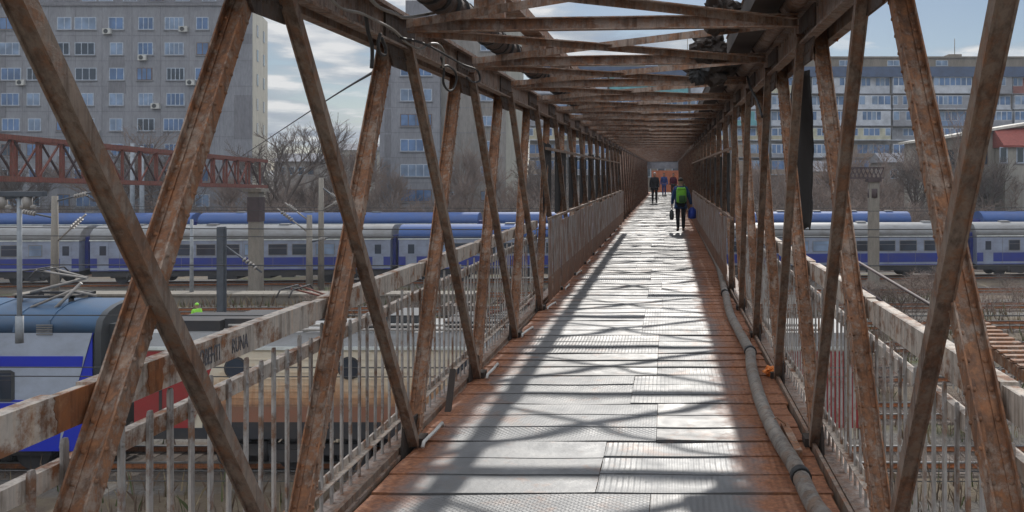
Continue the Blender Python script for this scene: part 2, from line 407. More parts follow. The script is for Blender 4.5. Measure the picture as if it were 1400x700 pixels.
# infill sheets, netting, corrugated walls
for side in (-1, 1):
    s = side
    for n in range(4, N1):
        y = NY(n)
        if y < 34:
            for h in (0, 1):
                a = y+.05+h*PAN/2+random.uniform(0, .02); b = a+PAN/2-.05-random.uniform(0, .02)
                if side < 0 and a < 13: a = 12.95
                if side > 0 and a < 13.9: continue
                x = wall(side, .6)-s*.045; mb = MB(); x0, x1 = sorted((x, x+s*.004)); zt = 1.12+random.uniform(-.03, .05)
                mb.box((x0, a, .36), (x1, b, zt), 0); mb.box((x0, a, .0), (x1, b, .36), 1)
                mb.build('infill_sheet', [M['sheet'], M['sheetrust']], FB)
            mb = MB(); x = wall(side, 1.7)+s*.046; x0, x1 = sorted((x, x+s*.003)); zt = 2.17+random.uniform(-.06, .12)
            pale = n in (12, 13) and side < 0
            k = 6; a = y+.22; b = y+PAN-.2
            if side < 0 and n == 4: a = 13.3
            if side > 0 and n < 5: continue
            for q in range(k):   # strips with small gaps
                ya = a+(b-a)*q/k; yb = ya+(b-a)/k*(.9 if q % 2 else .985)
                mb.box((x0, ya, 1.2+random.uniform(-.02, .02)), (x1, yb, zt+random.uniform(-.015, .015) if not pale else 2.6))
            mb.build('netting_screen', M['sheet'] if pale else M['black'], FB)
        else:
            mb = MB(); x = wall(side, 1.4)+s*.052; pts = []; k = 26
            for q in range(k+1):
                pts.append((x+s*(.012 if q % 2 else -.012), y+PAN*q/k))
            n_ = len(pts)
            vs = [(p[0]+0*1, p[1], .0) for p in pts]+[(p[0], p[1], 2.72) for p in pts]+[(p[0]+s*.004, p[1], .0) for p in pts]+[(p[0]+s*.004, p[1], 2.72) for p in pts]
            mb.add(vs, [[i, i+1, n_+i+1, n_+i] for i in range(n_-1)]+[[2*n_+i, 3*n_+i, 3*n_+i+1, 2*n_+i+1] for i in range(n_-1)])
            mb.build('corrugated_wall', M['corr'], FB)
    # frame tubes carrying the netting
    for z in (1.18, 2.2):
        mb = MB(); x = wall(side, z)-s*.04; x0, x1 = sorted((x, x+s*.03)); mb.box((x0, 13.2, z-.02), (x1, 34, z+.02)); mb.build('screen_rail', M['diag'], FB)
for y0 in (19.3, 46., 70.):
    mb = MB()
    for sx_ in (-1.8, 1.05):
        mb.box((sx_-.2, y0-.2, GZ), (sx_+.2, y0+.2, -.34))
    mb.bar((-1.8, y0, GZ+.5), (1.05, y0, -.6), -.06, .06, -.06, .06, (0, 1, 0)); mb.bar((1.05, y0+.13, GZ+.5), (-1.8, y0+.13, -.6), -.06, .06, -.06, .06, (0, 1, 0))
    mb.build('pier', M['diag'], FB)
# little pale rods clipped along the left deck edge, one at each node, and a bent stub
for n in range(1, 14):
    y = NY(n)-.17; x = -1.60+random.uniform(-.02, .02); L_ = .52
    mb = MB(); a = random.uniform(-.02, .03)
    mb.tube([(x-.02, y, .015), (x-.02, y+.03, .045), (x+a*.3, y+L_*.5, .052), (x+a, y+L_-.03, .045), (x+a, y+L_, .012)], .0125, 6)
    mb.build('lifting_rod', M['white'], FB)
mb = MB(); mb.bar((-1.70, 7.06, -.02), (-1.72, 7.32, .27), -.022, .022, -.018, .018); mb.build('bent_stub', M['tarp'], FB)
# hanging flap of plate at the right top chord
mb = MB(); c = px(1143, 12, X=1.12)
mb.prism([(c[1]-.3, 2.98), (c[1]+.22, 2.98), (c[1]+.1, 2.74), (c[1]-.02, 2.72), (c[1]-.2, 2.86)], 'x', 1.12, 1.13); mb.build('torn_flap', M['railrust'], FB)

# roof-borne services -------------------------------------------------
T = empty('cable_tray', (-1.28, 2.2, 3.0)); tag(T, 'long rusty cable tray lying on the left side of the bridge roof', 'cable tray')
mb = MB(); mb.box((-1.31, 1, 3.10), (-1.14, 33, 3.115)); mb.build('tray_bottom', M['roof'], T)
for (a_, b_) in ((-1.31, -1.298), (-1.152, -1.14)):
    mb = MB(); mb.box((a_, 1, 3.115), (b_, 33, 3.19)); mb.build('side_flange', M['riv'], T)
for n in range(N0, 14):
    mb = MB(); y = NY(n)+.03; mb.box((-1.33, y-.03, 2.91), (-1.12, y+.03, 3.098)); mb.build('tray_bracket', M['roof'], T)
P_ = empty('insulated_pipe', (-1.65, 1, 2.9)); tag(P_, 'dark wrapped pipe running inside the left top chord of the bridge', 'pipe')
mb = MB(); pts = [(-1.51+.012*math.sin(i*1.1), 1+.5*i, 3.01+.012*math.sin(i*1.7)) for i in range(70)]; mb.tube(pts, .092, 12); mb.build('pipe_lagging', M['wrap'], P_)
for i in range(60):
    mb = MB(); y = 2.2+i*.27+random.uniform(-.05, .05); mb.tube([(-1.51, y, 3.01), (-1.51, y+.05, 3.01)], .105, 12); mb.build('binding_band', M['cable'], P_)
P_ = empty('roof_pipe', (.80, 1, 2.95)); tag(P_, 'dusty pipe running along the right top chord of the bridge', 'pipe')
mb = MB(); mb.tube([(.865, 1+i, 3.03+.01*math.sin(i*2.1)) for i in range(34)], .08, 10); mb.build('pipe_run', M['chord'], P_)
for n in range(N0, 14):
    mb = MB(); y = NY(n)+.2; mb.tube([(.865, y, 3.03), (.865, y+.05, 3.03)], .092, 10); mb.build('pipe_collar', M['tarp'], P_)
for i, (a, b, lab) in enumerate(((1.0, 8.9, 'dark cable duct on the right of the bridge roof, nearest length'), (9.2, 16.3, 'dark cable duct on the right of the bridge roof, second length'), (16.5, 34.5, 'dark cable duct on the right of the bridge roof, farthest length'))):
    D = empty('cable_duct', (.62, a, 3.0)); tag(D, lab, 'cable duct', 'cable ducts on the bridge roof')
    mb = MB(); mb.box((.575, a, 2.985), (.775, b, 3.0)); mb.box((.575, a, 3.0), (.583, b, 3.15)); mb.box((.767, a, 3.0), (.775, b, 3.15)); mb.build('duct_trough', M['tarp'], D)
    mb = MB(); mb.box((.565, a, 3.152), (.785, b, 3.16)); mb.build('duct_lid', M['roof'], D)
def crumple(name, c, sz, seed, mat, label, cat):
    bm = bmesh.new(); bmesh.ops.create_icosphere(bm, subdivisions=4, radius=1)
    for v in bm.verts:
        p = v.co.copy(); k = 1+.55*noise.noise(p*1.6+Vector((seed, 0, 0)))+.35*noise.noise(p*4+Vector((0, seed, 0)))
        v.co = Vector((p.x*sz[0]*k, p.y*sz[1]*k, p.z*sz[2]*k))
    me = bpy.data.meshes.new(name); bm.to_mesh(me); bm.free(); me.materials.append(mat)
    o = bpy.data.objects.new(name, me); o.location = c; COL.objects.link(o); tag(o, label, cat); return o
crumple('rag_bundle', (.37, 6.55, 2.98), (.16, .17, .12), 3, M['tarp'], 'dark bundle of rags caught on the first roof strut, right of centre', 'rags')
crumple('rag_bundle', (.36, 8.15, 2.97), (.16, .20, .13), 9, M['tarp'], 'dark bundle of rags stuck on the second roof strut, under the cable duct', 'rags')
crumple('rag_bundle', (.47, 9.95, 2.98), (.26, .25, .17), 14, M['tarp'], 'largest dark bundle of rags, hanging farther along below the roof duct', 'rags')
crumple('rag_bundle', (.30, 9.4, 2.93), (.10, .1, .13), 21, M['sleeve'], 'small black drooping rag beside the largest rag bundle under the roof', 'rags')

def smooth_pts(pts, k=5):
    P = [Vector(p) for p in pts]; out = []
    for i in range(len(P)-1):
        p0 = P[max(i-1, 0)]; p1 = P[i]; p2 = P[i+1]; p3 = P[min(i+2, len(P)-1)]
        for j in range(k):
            t = j/k; out.append(.5*((2*p1)+(-p0+p2)*t+(2*p0-5*p1+4*p2-p3)*t*t+(-p0+3*p1-3*p2+p3)*t**3))
    out.append(P[-1]); return out
def cable(name, pts, r, mat, label, cat='cable', n=6):
    mb = MB(); mb.tube(smooth_pts(pts), r, n); o = mb.build(name, mat); tag(o, label, cat); return o
def pl(lst, X): return [px(a, b, X=X) for a, b in lst]
cable('hanging_cable', pl([(430, -32), (463, 9), (493, 18), (512, 27), (538, 41), (553, 56), (566, 64), (576, 67), (587, 60), (600, 61), (607, 72), (606, 92)], -1.66), .0085, M['greycable'], 'pale cable draped in waves along the left top chord')
cable('hanging_cable', pl([(470, -48), (508, 0), (523, 12), (542, 19), (556, 24), (600, 16)], -1.60), .011, M['greycable'], 'thick grey cable looping over the nearest left roof node')
cable('hanging_cable', pl([(500, 20), (503, 42), (508, 60), (509, 76), (508, 93)], -1.70), .0115, M['cable'], 'thick black cable end hanging straight down from the left chord')
cable('hanging_cable', pl([(520, 46), (517, 60), (519, 72), (526, 75), (527, 66), (522, 52)], -1.70), .010, M['cable'], 'small black cable loop beside the nearest left roof node')
cable('hanging_cable', pl([(603, 78), (607, 95), (606, 112), (612, 123), (619, 122), (624, 110), (622, 98), (612, 90), (603, 92)], -1.68), .009, M['cable'], 'round black cable loop hanging below the second chord bay')
cable('hanging_cable', pl([(548, 52), (575, 58), (600, 70), (632, 88), (652, 96), (656, 110), (646, 112), (638, 106)], -1.65), .009, M['cable'], 'black cable sagging from the first to the second left roof node')
cable('hanging_cable', pl([(1022, 105), (1026, 120), (1036, 140), (1042, 160)], .86), .012, M['cable'], 'short black cable drooping from the right chord')
cable('hanging_cable', [px(525, 90, Y=6.6), px(430, 148, Y=18), px(330, 214, Y=40)], .013, M['cable'], 'straight dark stay cable running from the bridge down to the yard gantry')
mb = MB(); c = px(547, 12, X=-1.62); mb.prism([(c[0]+.09*math.cos(a*math.pi/6), c[1]+.09*math.sin(a*math.pi/6)) for a in range(12)], 'z', 2.99, 3.12)
mb.box((c[0]-.16, c[1]-.3, 3.02), (c[0]+.02, c[1]+.2, 3.26)); o = mb.build('junction_box', M['tarp']); tag(o, 'dark junction box on the bridge roof above the nearest left node', 'junction box')

# pipe lying on the deck (right)
def dk(x, y, z=.07): 
    Y = (CAMZ-z)*F/(y-CY); return ((x-CX)/F*Y, Y, z)
segs = [[(1172, 760), (1148, 730), (1115, 694), (1096, 655)], [(1095, 652), (1085, 634), (1060, 593), (1040, 548), (1028, 505), (1026, 482)],
        [(1026, 481), (1012, 456), (998, 428), (992, 402)], [(991, 401), (987, 382), (981, 362), (972, 345), (965, 331), (958, 318)], [(958, 318), (950, 303), (944, 292), (939, 283)]]
PP = empty('drain_pipe', dk(1095, 652, 0)); tag(PP, 'grey plastic pipe snaking along the right side of the deck', 'pipe')
for sg in segs:
    pts = smooth_pts([dk(a, b) for a, b in sg], 6); mb = MB(); mb.tube(pts, .052, 14); mb.build('pipe_length', M['pipe'], PP)
    d = (pts[1]-pts[0]).normalized(); mb = MB(); mb.tube([pts[0]-d*.03, pts[0]+d*.04], .061, 14); mb.build('coupling', M['sleeve'], PP)
for i, (a, b) in enumerate(((1062, 596), (1017, 466), (989, 392))):
    q = dk(a, b, .0); mb = MB(); mb.tube([(q[0]-.075, q[1], .004), (q[0]-.06, q[1], .085), (q[0], q[1]+.01, .128), (q[0]+.06, q[1], .085), (q[0]+.075, q[1], .004)], .007, 5); mb.build('pipe_clip', M['riv'], PP)
crumple('plastic_bag', dk(1053, 507, .04), (.05, .05, .04), 5, M['orangebag'], 'crumpled orange plastic bag at the foot of the right truss', 'litter')
mb = MB(); mb.bar(dk(1072, 583, .04), dk(1092, 622, .04), -.03, .03, -.025, .025, (0, 0, 1)); o = mb.build('angle_offcut', M['riv']); tag(o, 'short rusty angle offcut lying between the pipe and the right truss', 'scrap')
# torn black netting hanging outside the right truss
mb = MB(); nx_, nz_ = 14, 24; base = len(mb.v)
def netz(y0, y1, z0, z1, x, seed):
    o = len(mb.v)
    for j in range(nz_+1):
        for i in range(nx_+1):
            t = i/nx_; u = j/nz_; rag = .06*noise.noise(Vector((u*6, seed, 0)))
            y = y0+(y1-y0)*t+rag*(1 if i in (0, nx_) else .3)
            z = z0+(z1-z0)*u+(.12*noise.noise(Vector((t*9, seed, 2))) if j == 0 else 0)
            mb.v.append((x+.035*math.sin(t*9+u*3)+.02*noise.noise(Vector((t*5, u*7, seed))), y, z))
    for j in range(nz_):
        for i in range(nx_):
            q = o+j*(nx_+1)+i; mb.f.append([q, q+1, q+nx_+2, q+nx_+1]); mb.mi.append(0); mb.sm.append(True)
netz(8.0, 8.95, 1.35, 2.75, 1.24, 4)
o = mb.build('torn_netting', M['black']); sol = o.modifiers.new('t', 'SOLIDIFY'); sol.thickness = .006
tag(o, 'torn strip of black netting hanging outside the right truss', 'netting')

# ------------------------------------------------------------------ more materials
M['glass'] = None
def glass(name, c, rough=.12, em=0):
    m, nt, b = newmat(name); v = coords(nt); f = noise_tex(nt, v, .6, 2)
    L(nt, ramp(nt, f, [(.35, [x*.5 for x in c]), (.65, c)]), b.inputs['Base Color']); b.inputs['Roughness'].default_value = rough
    b.inputs['Specular IOR Level'].default_value = .8; return m
M['glass'] = glass('window_glass', (.12, .22, .42)); M['glass2'] = glass('dark_glass', (.03, .05, .08)); M['curtain'] = glass('curtained_glass', (.26, .36, .52), .25)
M['frame'] = plain('white_frame', (.44, .49, .56), .5); M['brownframe'] = plain('brown_frame', (.16, .11, .09), .6)
def concrete(name, c, streak=.35, sc=.25):
    m, nt, b = newmat(name); v = coords(nt, (1, 1, .22), False); f = noise_tex(nt, v, sc*3, 8, .65); g = noise_tex(nt, v, sc*24, 5, .6)
    c1 = ramp(nt, f, [(.3, [x*(1-streak) for x in c]), (.7, [min(1, x*(1+streak*.5)) for x in c])])
    L(nt, mix(nt, g, [x*.85 for x in (1, 1, 1)], (1.0, 1.0, 1.0), 'MIX'), N(nt, 'ShaderNodeMix').inputs[6]) if False else None
    c2 = mix(nt, .35, c1, ramp(nt, g, [(.3, [x*.6 for x in c]), (.7, [min(1, x*1.25) for x in c])]))
    L(nt, c2, b.inputs['Base Color']); b.inputs['Roughness'].default_value = .9; bump(nt, b, g, .3, .02); return m
M['wall_a'] = concrete('grey_render', (.29, .29, .31)); M['wall_b'] = concrete('darker_render_patch', (.23, .225, .24)); M['wall_side'] = concrete('sunlit_render', (.40, .38, .32))  # side walls: sunlight put into the colour as a paler, warmer render
M['wall_c'] = concrete('brown_grey_render', (.29, .265, .24)); M['navy'] = plain('navy_sheet_roof', (.045, .07, .13), .6, scale=1)
M['slabroof'] = concrete('roof_storey', (.24, .205, .165)); M['house'] = concrete('beige_house_wall', (.36, .33, .28)); M['redroof'] = plain('red_tile_roof', (.24, .055, .04), .8, scale=4)
M['eave'] = plain('pale_eave', (.62, .58, .50), .7)
BALC = [plain('balcony_'+n_, c, .8, scale=1) for n_, c in (('white', (.50, .52, .56)), ('blue', (.20, .28, .42)), ('beige', (.42, .38, .27)), ('cream', (.50, .48, .36)), ('grey', (.28, .28, .30)), ('brown', (.27, .21, .16)), ('teal', (.14, .36, .38)), ('red', (.30, .12, .10)))]
M['ac'] = plain('ac_case', (.55, .54, .5), .6)
M['conc_post'] = concrete('post_concrete', (.27, .24, .20), sc=2); M['steelpost'] = plain('dark_post_steel', (.075, .085, .10), .6); M['palepost'] = plain('pale_post_steel', (.28, .30, .32), .55)
M['redlat'] = rust('red_lattice_paint', (.22, .07, .052), .35, orange=(.26, .12, .07), dark=(.10, .045, .035)); M['darklat'] = plain('dark_lattice', (.07, .045, .045), .7)
M['insul'] = plain('insulator', (.33, .30, .27), .6)
def livery(name, c, rough=.38, dirt=.35, dc=(.10, .075, .055)):
    m, nt, b = newmat(name); v = coords(nt, (.6, 1, 1), False); f = noise_tex(nt, v, 1.4, 8, .7); g = noise_tex(nt, v, 14, 4)
    k = ramp(nt, f, [(.42, (0, 0, 0)), (.75, (dirt, dirt, dirt))]); L(nt, mix(nt, k, c, dc), b.inputs['Base Color'])
    b.inputs['Roughness'].default_value = rough; return m
M['t_white'] = livery('coach_light_grey', (.29, .33, .43), dirt=.55); M['t_blue'] = livery('coach_blue', (.022, .04, .26), dirt=.4); M['t_roofblue'] = livery('coach_roof_blue', (.03, .085, .26), .6)
M['t_bright'] = livery('railcar_bright_blue', (.015, .035, .5), dirt=.12); M['t_white2'] = livery('railcar_white', (.44, .49, .58), dirt=.4)
M['t_roofgrey'] = livery('coach_roof_grey', (.24, .24, .24), .5, .7); M['t_under'] = livery('underframe', (.035, .035, .04), .8, .6); M['t_line'] = plain('gutter_line', (.68, .70, .66), .3)
M['t_cream'] = livery('loco_cream', (.70, .62, .48), .5, .4, (.26, .16, .09)); M['t_red'] = livery('loco_red', (.34, .03, .03), .5, .4); M['t_dirt'] = livery('loco_brake_dust', (.40, .22, .11), .7, .7, (.16, .085, .05))
M['t_dkroof'] = livery('railcar_roof', (.04, .10, .19), .5, .4); M['t_end'] = livery('railcar_end', (.05, .055, .06), .5, .3)

def loco_side():
    m, nt, b = newmat('loco_weathered_side'); tc = N(nt, 'ShaderNodeTexCoord'); sp = N(nt, 'ShaderNodeSeparateXYZ'); L(nt, tc.outputs['Object'], sp.inputs[0])
    f = noise_tex(nt, coords(nt, (.8, 1, 1), False), 1.1, 8, .7); g = noise_tex(nt, coords(nt, (5, 1, .4), False), 2.4, 5, .6)
    mr = N(nt, 'ShaderNodeMapRange'); L(nt, sp.outputs[2], mr.inputs[0]); mr.inputs[1].default_value = 2.75; mr.inputs[2].default_value = 1.75
    a = N(nt, 'ShaderNodeMath', operation='ADD'); L(nt, mr.outputs[0], a.inputs[0]); q = N(nt, 'ShaderNodeMath', operation='MULTIPLY_ADD'); L(nt, f, q.inputs[0]); q.inputs[1].default_value = 1.5; q.inputs[2].default_value = -.75; L(nt, q.outputs[0], a.inputs[1])
    q2 = N(nt, 'ShaderNodeMath', operation='MULTIPLY_ADD'); L(nt, g, q2.inputs[0]); q2.inputs[1].default_value = .6; q2.inputs[2].default_value = -.3
    a2 = N(nt, 'ShaderNodeMath', operation='ADD'); L(nt, a.outputs[0], a2.inputs[0]); L(nt, q2.outputs[0], a2.inputs[1])
    L(nt, ramp(nt, a2.outputs[0], [(.0, (.72, .63, .49)), (.35, (.66, .50, .34)), (.7, (.50, .27, .14)), (1, (.28, .15, .09))]), b.inputs['Base Color']); b.inputs['Roughness'].default_value = .7
    return m
M['t_side'] = loco_side()
# ------------------------------------------------------------------ trains
def section(w, zb, zs, zr, k=7):
    """right-hand half section list (v, z) from lower front edge over the roof to the lower back edge"""
    pts = [(0, zb), (0, zs)]
    for i in range(1, k):
        a = math.pi*i/k; pts.append((w/2-w/2*math.cos(a), zs+(zr-zs)*math.sin(a)**.75))
    pts += [(w, zs), (w, zb)]; return pts
def rect(mb, x0, x1, z0, z1, v, mi, t=.012): mb.box((x0, v-t, z0), (x1, v, z1), mi)
def bogie(t, xc, w=2.8, wheels=(-1.25, 1.25)):
    mb = MB(); mb.box((xc-1.9, .18, .45), (xc+1.9, .34, .75)); mb.box((xc-1.9, w-.34, .45), (xc+1.9, w-.18, .75)); mb.box((xc-.5, .1, .3), (xc+.5, w-.1, .62))
    for q in (-.7, .7): mb.tube([(xc+q, .2, .32), (xc+q, .2, .85)], .13, 8)
    bg = mb.build('bogie', M['t_under'], t)
    for q in wheels:
        mb = MB(); mb.tube([(xc+q, .42, .46), (xc+q, .55, .46)], .46, 18); mb.tube([(xc+q, w-.55, .46), (xc+q, w-.42, .46)], .46, 18); mb.tube([(xc+q, .4, .46), (xc+q, w-.4, .46)], .08, 8)
        mb.build('wheelset', M['t_under'], bg)
def coach(loc, rz, ln, roofmat, label, group, windows=True, blueroof=False):
    t = empty('passenger_coach', loc, rz, local=True); tag(t, label, 'train coach', group)
    w = 2.8; mb = MB(); pr = section(w, .95, 3.05, 4.05)
    mb.prism([(v, z) for v, z in pr[:2]+[(w, 3.05), (w, .95)]], 'x', .25, ln-.25, 0)
    mb.box((.3, .1, .55), (ln-.3, w-.1, .95), 2)
    rect(mb, .25, ln-.25, 1.18, 1.84, 0, 1, .014); rect(mb, .25, ln-.25, .96, 1.02, 0, 1, .01)
    mb.build('body', [M['t_white'], M['t_blue'], M['t_under']], t)
    q = 2.2
    while q < ln-2: mb = MB(); mb.box((q, -.0165, 1.0), (q+.022, -.0, 3.0)); q += 2.07; mb.build('panel_seam', M['t_roofgrey'], t)
    mb = MB(); q = 5.6
    while q < ln-5.6: mb.box((q, .12, .42+.1*((int(q*3)) % 3)), (q+.55+.3*(int(q*7) % 2), .5, .92)); q += 1.25
    mb.build('underframe_gear', M['t_under'], t, kind='stuff')
    mb = MB(); rp = pr[1:-1]; mb.prism([(v-.03 if v < .1 else v, z) for v, z in rp], 'x', .2, ln-.2, 0, True); rect(mb, .2, ln-.2, 3.05, 3.12, -.03, 1, .02)
    rect(mb, .6, ln-.6, 3.62, 3.66, .33, 1, .01)
    rf = mb.build('roof', [roofmat, M['t_line']], t)
    for q in range(4):
        mb = MB(); xq = ln*(.14+.24*q); mb.box((xq-.35, w/2-.3, 4.02), (xq+.35, w/2+.3, 4.14)); mb.build('roof_vent', M['t_roofgrey'], rf)
    if windows:
        n = 10; x0 = 2.3; dx = (ln-4.6)/n
        for i in range(n):
            xc = x0+dx*(i+.5); ww = .62 if i not in (0, n-1) else .4; mb = MB()
            rect(mb, xc-ww-.05, xc+ww+.05, 1.98, 2.80, 0, 1, .02); rect(mb, xc-ww, xc+ww, 2.03, 2.75, -.02, 0, .01); rect(mb, xc-ww, xc+ww, 2.48, 2.50, -.03, 1, .006)
            mb.build('window', [M['curtain'] if random.random() < .4 else M['glass2'], M['t_roofgrey']], t)
        for xd in (1.1, ln-1.1):
            mb = MB(); rect(mb, xd-.38, xd+.38, 1.0, 2.92, 0, 0, .022); rect(mb, xd-.22, xd+.22, 2.05, 2.7, -.022, 1, .008); mb.build('door', [M['t_white'], M['glass2']], t)
    bogie(t, 3.4); bogie(t, ln-3.4)
    for xe in (.25, ln-.25):
        mb = MB(); s = -1 if xe < 1 else 1; a, b = sorted((xe, xe+s*.22)); mb.box((a, .75, 1.1), (b, w-.75, 3.3)); mb.build('gangway', M['t_blue'], t)
    mb = MB(); mb.box((ln/2-2.4, .2, .3), (ln/2-.4, w-.2, .6)); mb.box((ln/2+.5, .25, .35), (ln/2+1.9, w-.25, .6)); mb.build('underfloor_box', M['t_under'], t)
    return t
sl = math.atan(.075)
lab1 = ['leftmost', 'second from left', 'left of bridge', 'behind the bridge', 'rightmost']
for i, x0 in enumerate((-61.3, -40.3, -19.35, 1.7, 22.8)):
    coach((x0, 66.4+.075*x0, GZ+.25), sl, 20.9 if i else 20.8, M['t_roofblue'] if i == 2 else M['t_roofgrey'], 'light grey coach with blue band and %s roof, front row, %s' % ('blue' if i == 2 else 'grey', lab1[i]), 'coaches standing in the front row')
lab2 = ['leftmost', 'second from the left', 'behind the bridge', 'beyond the right truss', 'rightmost']
for i, (x0, ln) in enumerate(((-66, 24.6), (-41.2, 24.6), (-16.4, 24.6), (8.4, 13.8), (28.4, 24))):
    coach((x0, 81.5+.045*x0, GZ+.45), math.atan(.045), ln, M['t_roofblue'], 'blue roofed coach in the back row, %s' % lab2[i], 'coaches standing in the back row', windows=(i == 4))

def panto(t, xc, zb, mat, matb, w=2.9, h=.9):
    mb = MB(); mb.box((xc-.8, w/2-.5, zb), (xc+.8, w/2-.42, zb+.07)); mb.box((xc-.8, w/2+.42, zb), (xc+.8, w/2+.5, zb+.07)); mb.box((xc-.8, w/2-.5, zb), (xc-.7, w/2+.5, zb+.07)); mb.box((xc+.7, w/2-.5, zb), (xc+.8, w/2+.5, zb+.07))
    for (a, b) in ((-.7, -.42), (.7, -.42), (-.7, .42), (.7, .42)): mb.tube([(xc+a, w/2+b, zb-.22), (xc+a, w/2+b, zb)], .07, 8)
    p = mb.build('pantograph', [matb], t)
    mb = MB(); mb.tube([(xc-.7, w/2, zb+.1), (xc+.85, w/2, zb+.5)], .04, 6); mb.tube([(xc+.85, w/2-.05, zb+.5), (xc-.35, w/2-.3, zb+h)], .028, 6); mb.tube([(xc+.85, w/2+.05, zb+.5), (xc-.35, w/2+.3, zb+h)], .028, 6)
    mb.build('pantograph_arm', mat, p)
    mb = MB()
    for dx in (-.17, .17): mb.tube([(xc-.35+dx, w/2-.85, zb+h-.18), (xc-.35+dx, w/2-.6, zb+h), (xc-.35+dx, w/2+.6, zb+h), (xc-.35+dx, w/2+.85, zb+h-.18)], .022, 6)
    mb.tube([(xc-.52, w/2-.3, zb+h), (xc-.18, w/2-.3, zb+h)], .02, 6); mb.tube([(xc-.52, w/2+.3, zb+h), (xc-.18, w/2+.3, zb+h)], .02, 6)
    mb.build('collector_head', matb, p)
# near passenger railcar (blue, white) -- side plane at world Y = 24
rz_ = GZ+.12
t = empty('railcar', (-37, 24, rz_), 0, local=True); tag(t, 'white and bright blue railcar with rounded blue roof on the nearest track', 'railcar')
ln = 22.0; w = 2.9; zs, zr = 3.72, 4.42; zb = .62
def Zy(y, Y=24): return CAMZ-(y-CY)/F*Y-rz_
pr = section(w, zb, zs, zr, 9); mb = MB()
mb.prism([(0, zb), (0, zs), (w, zs), (w, zb)], 'x', 0, ln-.1, 0)
z487, z502, z550, z440 = Zy(487), Zy(502), Zy(551), Zy(440)
def slant(mb, pts, v, mi, t=.012):
    mb.prism([(x, z) for x, z in pts], 'y', v-t, v, mi)
def Xp(p, Y=24): return (p-CX)/F*Y+37
slant(mb, [(0, z502), (Xp(112), z502), (Xp(114), z487), (0, z487)], 0, 1)
slant(mb, [(0, zb), (Xp(80), zb), (Xp(88), z550), (0, z550)], 0, 1)
slant(mb, [(Xp(80), zb), (ln-.1, zb), (ln-.1, zs), (Xp(128), zs)], 0, 1, .011)
slant(mb, [(0, z550+.03), (Xp(60), z550+.03), (Xp(60), z550+.08), (0, z550+.08)], 0, 1, .011)
mb.build('body', [M['t_white2'], M['t_bright']], t)
mb = MB(); mb.prism(pr[1:-1], 'x', 0, ln-.05, 0, True)
for q in range(24): mb.prism([(v*1.0+(-.012 if v < w/2 else .012), z+.02) for v, z in pr[1:-1]], 'x', q*.9, q*.9+.05, 0, False)
mb.build('roof', M['t_dkroof'], t)
mb = MB(); mb.prism([(v, z) for v, z in pr], 'x', ln-.05, ln+.12, 0, True); mb.box((ln+.12, .35, .9), (ln+.3, w-.35, 3.9), 0); mb.build('end_wall', M['t_end'], t)
for i in range(6):
    xw = Xp(20)-1.5-3.1*i; mb = MB(); mb.prism([(xw+.0, Zy(549)), (xw+1.4, Zy(549)), (xw+1.5, Zy(546)), (xw+1.5, Zy(509)), (xw+1.4, Zy(506)), (xw, Zy(506)), (xw-.1, Zy(509)), (xw-.1, Zy(546))], 'y', -.02, 0, 1)
    mb.box((xw-.02, -.026, Zy(545)), (xw+1.42, -.02, Zy(510)), 0); mb.box((xw-.02, -.03, Zy(520)), (xw+1.42, -.026, Zy(519)), 1)
    mb.build('window', [M['glass2'], M['t_end']], t)
mb = MB(); xg = Xp(50)
for q in range(5): mb.box((xg, -.02, Zy(458)+q*.06), (xg+.42, 0, Zy(458)+q*.06+.035))
mb.build('vent_grille', M['t_roofgrey'], t)
bogie(t, ln-3.2, w); bogie(t, 3.2, w)
mb = MB(); mb.box((4.5, .1, .15), (ln-5.5, w-.1, .6)); mb.build('underfloor_box', M['t_under'], t)
mb = MB(); mb.tube([(ln+.1, .7, 1.0), (ln+.55, .7, 1.0)], .08, 8); mb.tube([(ln+.5, .7, 1.0), (ln+.56, .7, 1.0)], .2, 12); mb.build('buffer', M['t_under'], t)
panto(t, Xp(75, 25.4), 4.5, M['insul'], M['t_under'], w, .75)
mb = MB(); mb.tube([(Xp(20), .6, 4.3), (Xp(75), .7, 4.75), (Xp(112), .6, 4.62)], .035, 6); mb.tube([(Xp(45), .6, 4.1), (Xp(88), .7, 4.95)], .045, 6); mb.build('roof_conductor', M['insul'], t)

# cream and red electric locomotive
t = empty('electric_locomotive', (-14.0, 24, rz_), 0, local=True); tag(t, 'dirty cream and red electric locomotive with round portholes under the bridge', 'locomotive')
ln = 19.0; zt_ = Zy(475); zb = Zy(600)
def Xl(p, Y=24): return (p-CX)/F*Y+14
z530, z555, z577 = Zy(530), Zy(556), Zy(577)
mb = MB(); mb.box((.02, .02, zb), (ln-.02, w-.02, zt_), 0); mb.build('body', [M['t_cream']], t)
mb = MB(); 
def strip(z0, z1, mi, pr_=.0): mb.box((Xl(277), -.012-pr_, z0), (ln-3.2, .02, z1), mi)
strip(z530, zt_-.12, 0); strip(z555, z530, 1); strip(z577, z555, 2); strip(zb, z577, 3)
q = z530+.05
while q < zt_-.25: mb.box((Xl(300), -.024, q), (ln-3.4, -.0121, q+.03), 0 if q > z530 else 1); q += .17
q = z555+.05
while q < z530-.05: mb.box((Xl(300), -.024, q), (ln-3.4, -.0121, q+.03), 1); q += .17
mb.build('side_panel', [M['t_side'], M['t_side'], livery('loco_dirty_red', (.30, .13, .08), .75, .9, (.24, .14, .09)), M['t_under']], t)
mb = MB(); slant(mb, [(0, Zy(585)), (Xl(262), Zy(585)), (Xl(278), Zy(535)), (Xl(298), zt_-.1), (0, zt_-.1)], 0, 0, .016); mb.box((0, -.012, zb), (Xl(277), 0, Zy(585)), 1)
mb.box((Xl(218), -.03, Zy(580)), (Xl(222), -.016, Zy(500)), 1)
